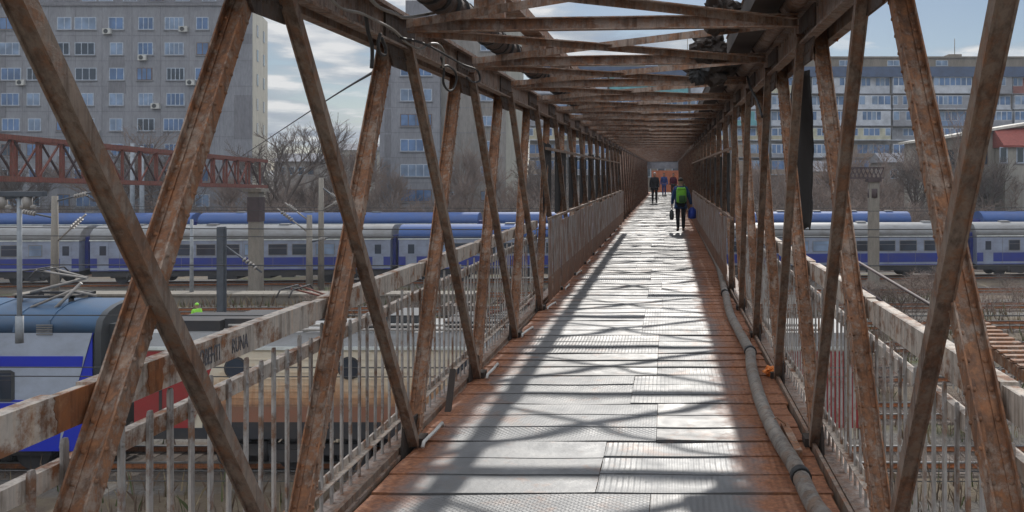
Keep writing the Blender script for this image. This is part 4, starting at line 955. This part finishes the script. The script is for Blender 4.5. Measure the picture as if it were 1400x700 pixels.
# ------------------------------------------------------------------ bare trees and shrubs
BARK = plain('bare_bark', (.15, .115, .095), .95, scale=2); BARK2 = plain('pale_twigs', (.25, .185, .15), .95, scale=1)
def tri_tube(mb, a, b, ra, rb, n=3):
    d = (b-a); 
    if d.length < 1e-5: return
    d.normalize(); U = d.orthogonal().normalized(); V = d.cross(U); o = len(mb.v)
    for p, r in ((a, ra), (b, rb)):
        for j in range(n): an = 2*math.pi*j/n; mb.v.append(tuple(p+(U*math.cos(an)+V*math.sin(an))*r))
    for j in range(n): mb.f.append([o+j, o+(j+1) % n, o+n+(j+1) % n, o+n+j]); mb.mi.append(0); mb.sm.append(n > 3)
def tree_mesh(seed, h=10, shrub=False, spread=.55):
    rnd = random.Random(seed); tr = MB(); cr = MB(); maxd = 6
    def grow(p, d, ln, r, depth):
        k = 3; q = p
        for i in range(k):
            nd = (d+Vector((rnd.uniform(-.16, .16), rnd.uniform(-.16, .16), rnd.uniform(-.03, .12)))).normalized()
            e = q+nd*ln/k; mb = tr if depth <= 1 else cr
            ra = r*(1-.25*i/k); rb = r*(1-.25*(i+1)/k)
            tri_tube(mb, q, e, ra, rb, 6 if depth <= 1 else 3); q = e; d = nd
            if depth < maxd and (i > 0 or depth > 1) and rnd.random() < .75:
                side = Vector((rnd.gauss(0, 1), rnd.gauss(0, 1), rnd.gauss(.1, .4))).normalized(); grow(q, (d*.75+side*spread*1.3).normalized(), ln*rnd.uniform(.5, .72), rb*.6, depth+1)
        if depth < maxd:
            for _ in range(2 if depth > 0 else 3):
                side = Vector((rnd.gauss(0, 1), rnd.gauss(0, 1), rnd.gauss(.0, .3))).normalized(); grow(q, (d+side*spread).normalized(), ln*rnd.uniform(.6, .82), r*.62, depth+1)
    if shrub:
        for _ in range(5): grow(Vector((rnd.uniform(-.8, .8), rnd.uniform(-.8, .8), 0)), Vector((rnd.gauss(0, .35), rnd.gauss(0, .35), 1)).normalized(), h*.3, .05, 2)
        tri_tube(tr, Vector((0, 0, -.3)), Vector((0, 0, .8)), .09, .05, 6)
    else: grow(Vector((0, 0, -.3)), Vector((0, 0, 1)), h*.27, h*.018, 0)
    return tr, cr
protos = []
def make_tree(name, seed, h, mat, **kw):
    t = empty(name, (0, 0, 0), local=True); tr, cr = tree_mesh(seed, h, **kw); tr.build('trunk', BARK, t); cr.build('crown', mat, t); return t
tp = [make_tree('bare_tree', 11, 10, BARK), make_tree('bare_tree', 23, 10, BARK2), make_tree('bare_tree', 37, 10, BARK2, spread=.7)]
sp_ = [make_tree('bare_shrub', 5, 5, BARK2, shrub=True), make_tree('bare_shrub', 8, 5, BARK, shrub=True, spread=.8), make_tree('bare_shrub', 15, 5, BARK2, shrub=True, spread=1.0)]
used = set()
def plant(proto_list, idx, x, y, z, s, rot, label, cat, group, sq=1):
    p = proto_list[idx]; c = p if p.name not in used else copy_tree(p); used.add(p.name)
    c.location = (x, y, z); c.scale = (s*sq, s*sq, s); c.rotation_euler.z = rot; c['label'] = label; c['category'] = cat; c['group'] = group; return c
rnd = random.Random(3)
# (px centre, y top, distance, label)
tl = [(390, 118, 97, 'bare tree against the sky right of the tall left block', 1.0), (487, 162, 98, 'bare tree against the sky left of the second block', 1), (158, 146, 96, 'wide bare tree in front of the tall left block', 1.2), (212, 172, 94, 'lower bare tree before the right half of the left block', 1),
      (640, 158, 97, 'slender bare tree before the blank tower of the second block', .7), (607, 205, 95, 'small bare tree before the second block windows', .8), (30, 188, 96, 'small bare tree at the far left above the gantry', 1), (320, 205, 96, 'small bare tree below the corner of the left block', 1),
      (1290, 118, 93, 'tall slender bare tree before the red roofed house', .7), (1255, 150, 97, 'bare tree between the bridge truss and the house', .9), (1150, 165, 100, 'bare tree beyond the right truss before the slab', 1), (1208, 175, 96, 'bare tree left of the thick right diagonal', .9), (1350, 175, 93, 'bare tree before the middle of the house', .8), (1392, 165, 94, 'bare tree at the right edge before the red roof', .9), (1100, 190, 100, 'bare tree behind the black netting', .9), (440, 205, 105, 'low bare tree on the skyline between the blocks', 1), (540, 200, 96, 'bare tree at the left foot of the second block', .8), (690, 190, 98, 'bare tree at the right foot of the second block', .8), (740, 180, 99, 'bare tree seen through the netting on the left', .8), (1040, 185, 99, 'bare tree seen through the right truss', .8)]
for i, (pxx, yt, Y, lab, sq) in enumerate(tl):
    zt = CAMZ+(CY-yt)/F*Y; h = zt-GZ; x = (pxx-CX)/F*Y
    plant(tp, i % 3, x, Y, GZ, h/9.6, rnd.uniform(0, 6), 'leafless '+lab, 'tree', 'bare trees beyond the railway', sq)
k = 0
for row, (Yb, ytp) in enumerate(((88.5, 262), (92, 246), (96, 232), (112, 216), (118, 205))):
    pxx = -20+row*17
    while pxx < 1420 and row != 2:
        if 770 < pxx < 1030: pxx = 1040+row*5
        Y = Yb+rnd.uniform(-1.2, 1.2); zt = CAMZ+(CY-ytp-rnd.uniform(-14, 16))/F*Y; h = max(2, zt-GZ); x = (pxx-CX)/F*Y
        plant(sp_, rnd.randrange(3), x, Y, GZ, h/5.2, rnd.uniform(0, 6), 'leafless brown shrub in the thicket behind the coaches', 'shrub', 'shrubs in the thicket behind the coaches', 1.25 if row < 3 else .9)
        pxx += rnd.uniform(26, 44)*(1 if row < 3 else 1.2); k += 1
for i, (x, y, s) in enumerate(((7.5, 33.2, .32), (9.5, 38.6, .4), (11.5, 44.5, .4), (14, 33, .3), (16, 38.5, .42), (17.5, 50, .5), (20, 44.4, .4), (12.6, 50.6, .5), (23, 50.3, .5), (8.6, 50.2, .45), (-13.6, 46.4+4, .45), (-19, 50, .5))):
    plant(sp_, i % 3, x, y, GZ, s, i*1.3, 'low leafless bush growing on the dry ground between the tracks', 'bush', 'low bushes between the tracks', 1.3)
rb_ = random.Random(8)
for i in range(46):
    x = rb_.uniform(5, 34); gaps = (21.5, 28, 33, 38.4, 44.1, 50.2, 56.6, 64); y = rb_.choice(gaps)+rb_.uniform(-.6, .6)
    if y < 30 and x < 8: continue
    plant(sp_, i % 3, x, y, GZ, rb_.uniform(.22, .5), rb_.uniform(0, 6), 'low leafless bush growing on the dry ground between the tracks', 'bush', 'low bushes between the tracks', 1.6)
# dry weeds
def weeds(name, n, area, hmax, cols, seed):
    rnd = random.Random(seed); mb = MB()
    for _ in range(n):
        x = rnd.uniform(area[0], area[1]); y = rnd.uniform(area[2], area[3])
        if noise.noise(Vector((x*.25, y*.3, seed))) < -.08: continue
        if any(abs(y-(yc+s_*x)) < 1.3 for yc, s_ in tracks): continue
        h = hmax*rnd.uniform(.3, 1); a = rnd.uniform(0, 6.28); w = .012+.0006*y; dx, dy = math.cos(a)*w, math.sin(a)*w; lx, ly = rnd.gauss(0, .22)*h, rnd.gauss(0, .22)*h
        mb.add([(x-dx, y-dy, GZ-.05), (x+dx, y+dy, GZ-.05), (x+lx*.4, y+ly*.4, GZ+h*.6), (x+lx, y+ly, GZ+h)], [(0, 1, 2), (1, 3, 2)], rnd.randrange(len(cols)))
    o = mb.build(name, cols, kind='stuff'); tag(o, kind='stuff'); return o
W1 = plain('straw', (.26, .20, .12), .95, scale=1); W2 = plain('dead_stem', (.13, .085, .055), .95, scale=1); W3 = plain('olive_grass', (.085, .10, .035), .95, scale=1)
o = weeds('dry_grass', 34000, (-34, 36, 9, 62), .8, [W1, W2, W3, W2], 4); tag(o, 'dry straw coloured weeds growing between the tracks', 'grass')

# ------------------------------------------------------------------ end of the bridge
mb = MB(); Ye = 88; mb.box((-1.55, Ye, -.5), (2.2, Ye+.2, 2.05)); mb.build('end_wall', M['orangebag'] if 0 else plain('orange_hoarding', (.36, .11, .05), .8), FB)
E = [o for o in COL.objects if o.name.startswith('end_wall')][-1]; E.name = 'orange_hoarding'; E.parent = None; tag(E, 'orange hoarding closing the view at the far end of the bridge', 'hoarding')
mb = MB(); mb.box((-2.0, NY(N1), 2.2), (1.3, NY(N1)+.06, 2.95)); mb.build('end_header', plain('grey_header', (.22, .23, .26), .7), FB)
mb = MB(); mb.box((-1.9, NY(N1), -.12), (1.1, Ye, -.02)); mb.build('landing_deck', M['deck'], FB)

# ------------------------------------------------------------------ people
SK = plain('skin', (.42, .26, .19), .6, var=.05)
def skinned(name, verts, edges, rad, mat, parent=None, loc=None, sub=2):
    me = bpy.data.meshes.new(name); me.from_pydata(verts, edges, []); me.materials.append(mat)
    o = bpy.data.objects.new(name, me); COL.objects.link(o)
    md = o.modifiers.new('skin', 'SKIN'); md.use_smooth_shade = True
    sv = me.skin_vertices[0].data
    for i, r in enumerate(rad): sv[i].radius = (r, r) if not isinstance(r, tuple) else r; sv[i].use_root = (i == 0)
    sb = o.modifiers.new('sub', 'SUBSURF'); sb.levels = sub; sb.render_levels = sub
    if parent: o.parent = parent
    return o
def person(loc, rz, H, label, group, coat, legs, hair, hat=None, stride=.2, arm=(.05, .05), long_coat=.0, build=1.0, armout=(0, 0)):
    k = H/1.75; V = []; E_ = []; Rr = []
    def v(x, y, z, r, par=None):
        V.append((x*k, y*k, z*k)); Rr.append((r[0]*k, r[1]*k) if isinstance(r, tuple) else r*k)
        if par is not None: E_.append((par, len(V)-1))
        return len(V)-1
    J = {}
    p = v(0, 0, .95, (.15, .11)); s1 = v(0, 0, 1.15, (.135, .10), p); ch = v(0, .0, 1.34, (.16, .11), s1); nb = v(0, 0, 1.47, .065, ch); nk = v(0, .012, 1.53, .055, nb); h1 = v(0, .025, 1.60, (.07, .085), nk); h2 = v(0, .02, 1.68, (.074, .09), h1); h3 = v(0, .015, 1.735, .05, h2)
    nose = v(0, .115, 1.628, .014, h1)
    for s in (-1, 1):
        ear = v(s*.083, .01, 1.625, .014, h1)
        st = stride*s
        hip = v(s*.09, 0, .90, .09, p); kn = v(s*.10, st*.55+.03, .50, .058, hip); an = v(s*.10, st-(.06 if st < 0 else 0), .09+(.03 if st < 0 else 0), .04, kn); to = v(s*.11, st+.13, .04, .032, an)
        ai = 0 if s < 0 else 1; sw = -st*.6+arm[ai]; ao = armout[ai]
        sh = v(s*.175, 0, 1.41, .062, ch); el = v(s*(.235+ao*.5), sw*.4-.02, 1.13, .042, sh); wr = v(s*(.25+ao), sw+.05, .89, .028, el); pm = v(s*(.25+ao), sw+.065, .83, .034, wr)
        for f in range(4):
            fx = -.027+.018*f; ln_ = (.07, .08, .075, .06)[f]
            a = v(s*(.25+ao), sw+.065+fx, .79, .0095, pm); b = v(s*(.245+ao), sw+.068+fx, .79-ln_*.5, .009, a); v(s*(.232+ao), sw+.07+fx, .79-ln_, .008, b)
        a = v(s*(.24+ao), sw+.10, .82, .011, pm); v(s*(.232+ao), sw+.115, .785, .009, a)
        J[s] = (hip, kn, an, to, sh, el, wr, pm)
    body = skinned('person', V, E_, Rr, SK); body.location = loc; body.rotation_euler.z = rz; tag(body, label, 'person', group)
    def sub_(name, idx_edges, grow, mat):
        ids = sorted({i for e in idx_edges for i in e}); mp = {q: n for n, q in enumerate(ids)}
        rr = []
        for i in ids:
            r = Rr[i]; r = r if isinstance(r, tuple) else (r, r); g = grow(i); rr.append((r[0]*g+.012*k, r[1]*g+.012*k))
        return skinned(name, [V[i] for i in ids], [(mp[a], mp[b]) for a, b in idx_edges], rr, mat, body)
    ce = [(p, s1), (s1, ch), (ch, nb)]
    for s in (-1, 1): ce += [(ch, J[s][4]), (J[s][4], J[s][5]), (J[s][5], J[s][6])]
    if long_coat:
        V.append((0, 0, (.95-long_coat)*k)); Rr.append((.17*k, .14*k)); ce.insert(0, (len(V)-1, p))
    sub_('coat', ce, lambda i: 1.2*build, coat)
    le = []
    for s in (-1, 1): le += [(p, J[s][0]), (J[s][0], J[s][1]), (J[s][1], J[s][2])]
    sub_('trousers', le, lambda i: 1.08, legs)
    for s in (-1, 1):
        sub_('shoe', [(J[s][2], J[s][3])], lambda i: 1.05, M['sleeve'])
    bm = bmesh.new(); bmesh.ops.create_uvsphere(bm, u_segments=20, v_segments=14, radius=1)
    for q in list(bm.verts):
        if q.co.z < -.35 or (q.co.y > .35 and q.co.z < .35): bm.verts.remove(q)
    for q in bm.verts: q.co = Vector((q.co.x*.088, q.co.y*.103-.002, q.co.z*.095+1.68))*k
    me = bpy.data.meshes.new('hair'); bm.to_mesh(me); bm.free(); me.materials.append(hat or hair)
    for f in me.polygons: f.use_smooth = True
    o = bpy.data.objects.new('knitted_cap' if hat else 'hair', me); so = o.modifiers.new('s', 'SOLIDIFY'); so.thickness = .012; COL.objects.link(o); o.parent = body
    for s in (-1, 1):   # eyes
        mb = MB(); mb.dome((s*.031*k, .098*k, 1.65*k), (0, 1, 0), .009*k); q = mb.build('eye', M['sleeve'], body)
    mb = MB(); mb.box((-.022*k, .098*k, 1.585*k), (.022*k, .104*k, 1.592*k)); mb.build('mouth', plain('lip', (.3, .12, .1)), body)
    return body, k
NAVY = plain('navy_cloth', (.025, .07, .19), .9); BLK = plain('black_cloth', (.02, .02, .025), .9); BLUE = plain('blue_cloth', (.04, .08, .28), .9); MAROON = plain('maroon_cloth', (.12, .02, .05), .9); HAIRD = plain('dark_hair', (.02, .015, .014), .8)
WCAP = plain('white_cap', (.6, .58, .58), .9); GREEN = plain('green_pack', (.22, .60, .05), .7); DGREEN = plain('dark_green_pack', (.04, .12, .03), .7); BAGB = plain('blue_bag', (.02, .06, .42), .5)
b1, k1 = person((.40, 28.4, .012), R(4), 1.66, 'person in a dark blue coat walking away with a green backpack and blue bag', 'people on the bridge', NAVY, BLK, HAIRD, stride=.13, long_coat=.14, build=1.12, armout=(.02, .10))
def local(mb, name, mat, loc, rz):
    o = mb.build(name, mat); o.location = loc; o.rotation_euler.z = rz; return o
bp = empty('backpack', (.40, 28.4, .012), R(4), local=True); tag(bp, 'bright green backpack on the back of the nearest walker', 'backpack')
def rbx(name, c, sz, mat, parent, seg=3):
    bm = bmesh.new(); bmesh.ops.create_cube(bm, size=1)
    for v in bm.verts: v.co = Vector((v.co.x*sz[0], v.co.y*sz[1], v.co.z*sz[2]))
    bmesh.ops.bevel(bm, geom=bm.edges[:]+bm.verts[:], offset=min(sz)*.4, segments=seg, profile=.5, affect='EDGES')
    for v in bm.verts: v.co += Vector(c)
    me = bpy.data.meshes.new(name); bm.to_mesh(me); bm.free(); me.materials.append(mat)
    for f in me.polygons: f.use_smooth = True
    o = bpy.data.objects.new(name, me); COL.objects.link(o); o.parent = parent; return o
rbx('pack_body', (0, -.235, 1.13), (.31, .20, .46), GREEN, bp); rbx('front_pocket', (.02, -.35, 1.03), (.20, .09, .22), DGREEN, bp); rbx('pack_lid', (0, -.25, 1.34), (.27, .2, .08), GREEN, bp)
for s in (-1, 1):
    mb = MB(); mb.tube(smooth_pts([(s*.10, -.17, 1.32), (s*.11, -.02, 1.455), (s*.115, .14, 1.36), (s*.11, .16, 1.2), (s*.13, -.05, 1.0), (s*.13, -.16, .96)]), .017, 6); mb.build('strap', DGREEN, bp)
def carrier(name, c, sz, mat, loc, rz, label):
    e = empty(name, loc, rz, local=True); tag(e, label, 'bag'); 
    mb = MB(); x, y, z = c; n = 10; rings = []
    for (zz, f, g) in ((z, .55, .5), (z+.03, .95, 1), (z+sz[2]*.5, 1.08, 1.05), (z+sz[2]*.8, .85, .7), (z+sz[2], .35, .25)):
        rings.append([(x+sz[0]*.5*f*math.cos(2*math.pi*i/n)*(1+.08*math.sin(i*5+zz*30)), y+sz[1]*.5*g*math.sin(2*math.pi*i/n), zz) for i in range(n)])
    vs = sum(rings, []); fs = [[r*n+i, r*n+(i+1) % n, (r+1)*n+(i+1) % n, (r+1)*n+i] for r in range(4) for i in range(n)]+[list(range(n))]
    mb.add(vs, fs, 0, True); mb.build('bag_body', mat, e)
    mb = MB(); mb.tube([(x-.05, y, z+sz[2]-.01), (x-.02, y, z+sz[2]+.11), (x+.02, y, z+sz[2]+.11), (x+.05, y, z+sz[2]-.01)], .006, 5); mb.build('bag_handle', mat, e); return e
carrier('carrier_bag', (.36, .02, .40), (.26, .34, .36), BAGB, (.40, 28.4, .012), R(4), 'blue plastic bag in the right hand of the nearest walker')
carrier('tote_bag', (-.27, .12, .36), (.14, .28, .33), plain('grey_bag', (.06, .07, .07)), (.40, 28.4, .012), R(4), 'small dark bag in the left hand of the nearest walker')
person((-.79, 54.5, .012), R(178), 1.84, 'person in a black coat and white cap walking towards the camera', 'people on the bridge', BLK, BLK, HAIRD, hat=WCAP, stride=.12, long_coat=.08, build=1.15)
person((-.29, 71, .012), R(185), 1.78, 'person in bright blue clothes in the middle distance near the far end', 'people on the bridge', BLUE, BLUE, HAIRD, stride=.1, build=1.1)
person((.42, 69, .012), R(175), 1.76, 'person in dark maroon partly hidden behind the nearest walker', 'people on the bridge', MAROON, BLK, HAIRD, stride=.1, build=1.15)
HV = plain('hi_vis', (.30, .75, .06), .6)
person((px(269, 0, Y=43.5)[0], 43.5, GZ+.06), R(60), 1.78, 'track worker in a fluorescent green vest beyond the locomotive', 'people on the tracks', HV, NAVY, HAIRD, hat=HV, stride=.1, build=1.1)

# ------------------------------------------------------------------ light, sky, camera
EL = R(31.5); AZ = R(1.0)
w = bpy.data.worlds.new('World'); S.world = w; w.use_nodes = True; nt = w.node_tree; bg = nt.nodes['Background']
sky = N(nt, 'ShaderNodeTexSky'); sky.sky_type = 'NISHITA'; sky.sun_disc = False; sky.sun_elevation = EL; sky.sun_rotation = AZ; sky.air_density = 1.0; sky.dust_density = .25; sky.ozone_density = 2.5
tc = N(nt, 'ShaderNodeTexCoord'); sp = N(nt, 'ShaderNodeSeparateXYZ'); L(nt, tc.outputs['Generated'], sp.inputs[0])
def mth(op, a, b=None, cl=False):
    n = N(nt, 'ShaderNodeMath', operation=op); n.use_clamp = cl
    for i, v in enumerate((a, b)):
        if v is None: continue
        if hasattr(v, 'is_linked'): L(nt, v, n.inputs[i])
        else: n.inputs[i].default_value = v
    return n.outputs[0]
zc = mth('ADD', mth('MAXIMUM', sp.outputs[2], 0), .10); cb = N(nt, 'ShaderNodeCombineXYZ'); L(nt, mth('DIVIDE', sp.outputs[0], zc), cb.inputs[0]); L(nt, mth('DIVIDE', sp.outputs[1], zc), cb.inputs[1])
mp = N(nt, 'ShaderNodeMapping'); mp.inputs['Location'].default_value = (3.1, 7.3, 0); L(nt, cb.outputs[0], mp.inputs[0])
n1 = N(nt, 'ShaderNodeTexNoise'); n1.inputs['Scale'].default_value = 1.1; n1.inputs['Detail'].default_value = 9; n1.inputs['Roughness'].default_value = .56; L(nt, mp.outputs[0], n1.inputs['Vector'])
n2 = N(nt, 'ShaderNodeTexNoise'); n2.inputs['Scale'].default_value = 2.2; n2.inputs['Detail'].default_value = 8; L(nt, mp.outputs[0], n2.inputs['Vector'])
# more cloud to the left and centre, thinner to the right
bias = mth('MULTIPLY', sp.outputs[0], -.22)
cov = N(nt, 'ShaderNodeMapRange'); L(nt, mth('ADD', n1.outputs[0], bias), cov.inputs[0]); cov.inputs[1].default_value = .49; cov.inputs[2].default_value = .60
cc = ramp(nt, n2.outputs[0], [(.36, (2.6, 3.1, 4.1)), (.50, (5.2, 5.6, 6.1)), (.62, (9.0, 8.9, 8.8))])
up_ = N(nt, 'ShaderNodeMapRange'); L(nt, sp.outputs[2], up_.inputs[0]); up_.inputs[1].default_value = .22; up_.inputs[2].default_value = .6; up_.inputs[3].default_value = 1.0; up_.inputs[4].default_value = 2.6  # clouds high overhead, out of view, brightened to add fill light
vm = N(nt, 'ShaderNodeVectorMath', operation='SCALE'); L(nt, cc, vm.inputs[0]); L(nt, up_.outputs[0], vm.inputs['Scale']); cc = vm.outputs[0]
sk = mix(nt, 1.0, sky.outputs[0], (.72, .71, .72), 'MULTIPLY')
sk = mix(nt, .2, sk, (3.0, 3.5, 4.2))
ovr = N(nt, 'ShaderNodeMapRange'); L(nt, sp.outputs[2], ovr.inputs[0]); ovr.inputs[1].default_value = .25; ovr.inputs[2].default_value = .55; ovr.inputs[3].default_value = 0; ovr.inputs[4].default_value = .9  # unseen cloud cover added overhead for the same fill
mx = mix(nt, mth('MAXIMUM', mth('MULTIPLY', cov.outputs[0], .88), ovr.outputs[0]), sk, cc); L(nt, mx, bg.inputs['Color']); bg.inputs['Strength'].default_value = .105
ld = bpy.data.lights.new('sun', 'SUN'); ld.energy = 2.9; ld.angle = R(.7); ld.color = (1, .96, .90); lo = bpy.data.objects.new('sun', ld); COL.objects.link(lo)
sd = Vector((math.sin(AZ)*math.cos(EL), math.cos(AZ)*math.cos(EL), math.sin(EL))); lo.rotation_euler = sd.to_track_quat('Z', 'Y').to_euler(); lo.location = (0, 0, 30)
cd = bpy.data.cameras.new('camera'); cam = bpy.data.objects.new('camera', cd); COL.objects.link(cam); S.camera = cam
cam.location = (0, 0, CAMZ); cam.rotation_euler = (R(90), 0, 0); cd.sensor_width = 36; cd.lens = 36*F/1400; cd.shift_x = -(CX-700)/1400; cd.shift_y = -(350-CY)/1400
cd.clip_start = .05; cd.clip_end = 3000
S.view_settings.view_transform = 'Standard'; S.view_settings.look = 'None'; S.view_settings.exposure = -.2; S.view_settings.gamma = 1
S.cycles.max_bounces = 6; S.cycles.diffuse_bounces = 4; S.cycles.glossy_bounces = 3; S.cycles.use_denoising = True

# thin air haze over the yard
HZ = 1
if HZ:
    m = bpy.data.materials.new('haze_air'); m.use_nodes = True; nt = m.node_tree; nt.nodes.remove(nt.nodes['Principled BSDF'])
    pv = nt.nodes.new('ShaderNodeVolumePrincipled'); pv.inputs['Color'].default_value = (.86, .92, 1, 1); pv.inputs['Density'].default_value = .00045; pv.inputs['Anisotropy'].default_value = 0
    nt.links.new(pv.outputs[0], nt.nodes['Material Output'].inputs['Volume'])
    mb = MB(); mb.box((-440, -70, GZ-9), (440, 1060, 32)); o = mb.build('haze', m, kind='stuff')
    S.cycles.volume_bounces = 0; S.cycles.volume_step_rate = 10; S.cycles.volume_max_steps = 8
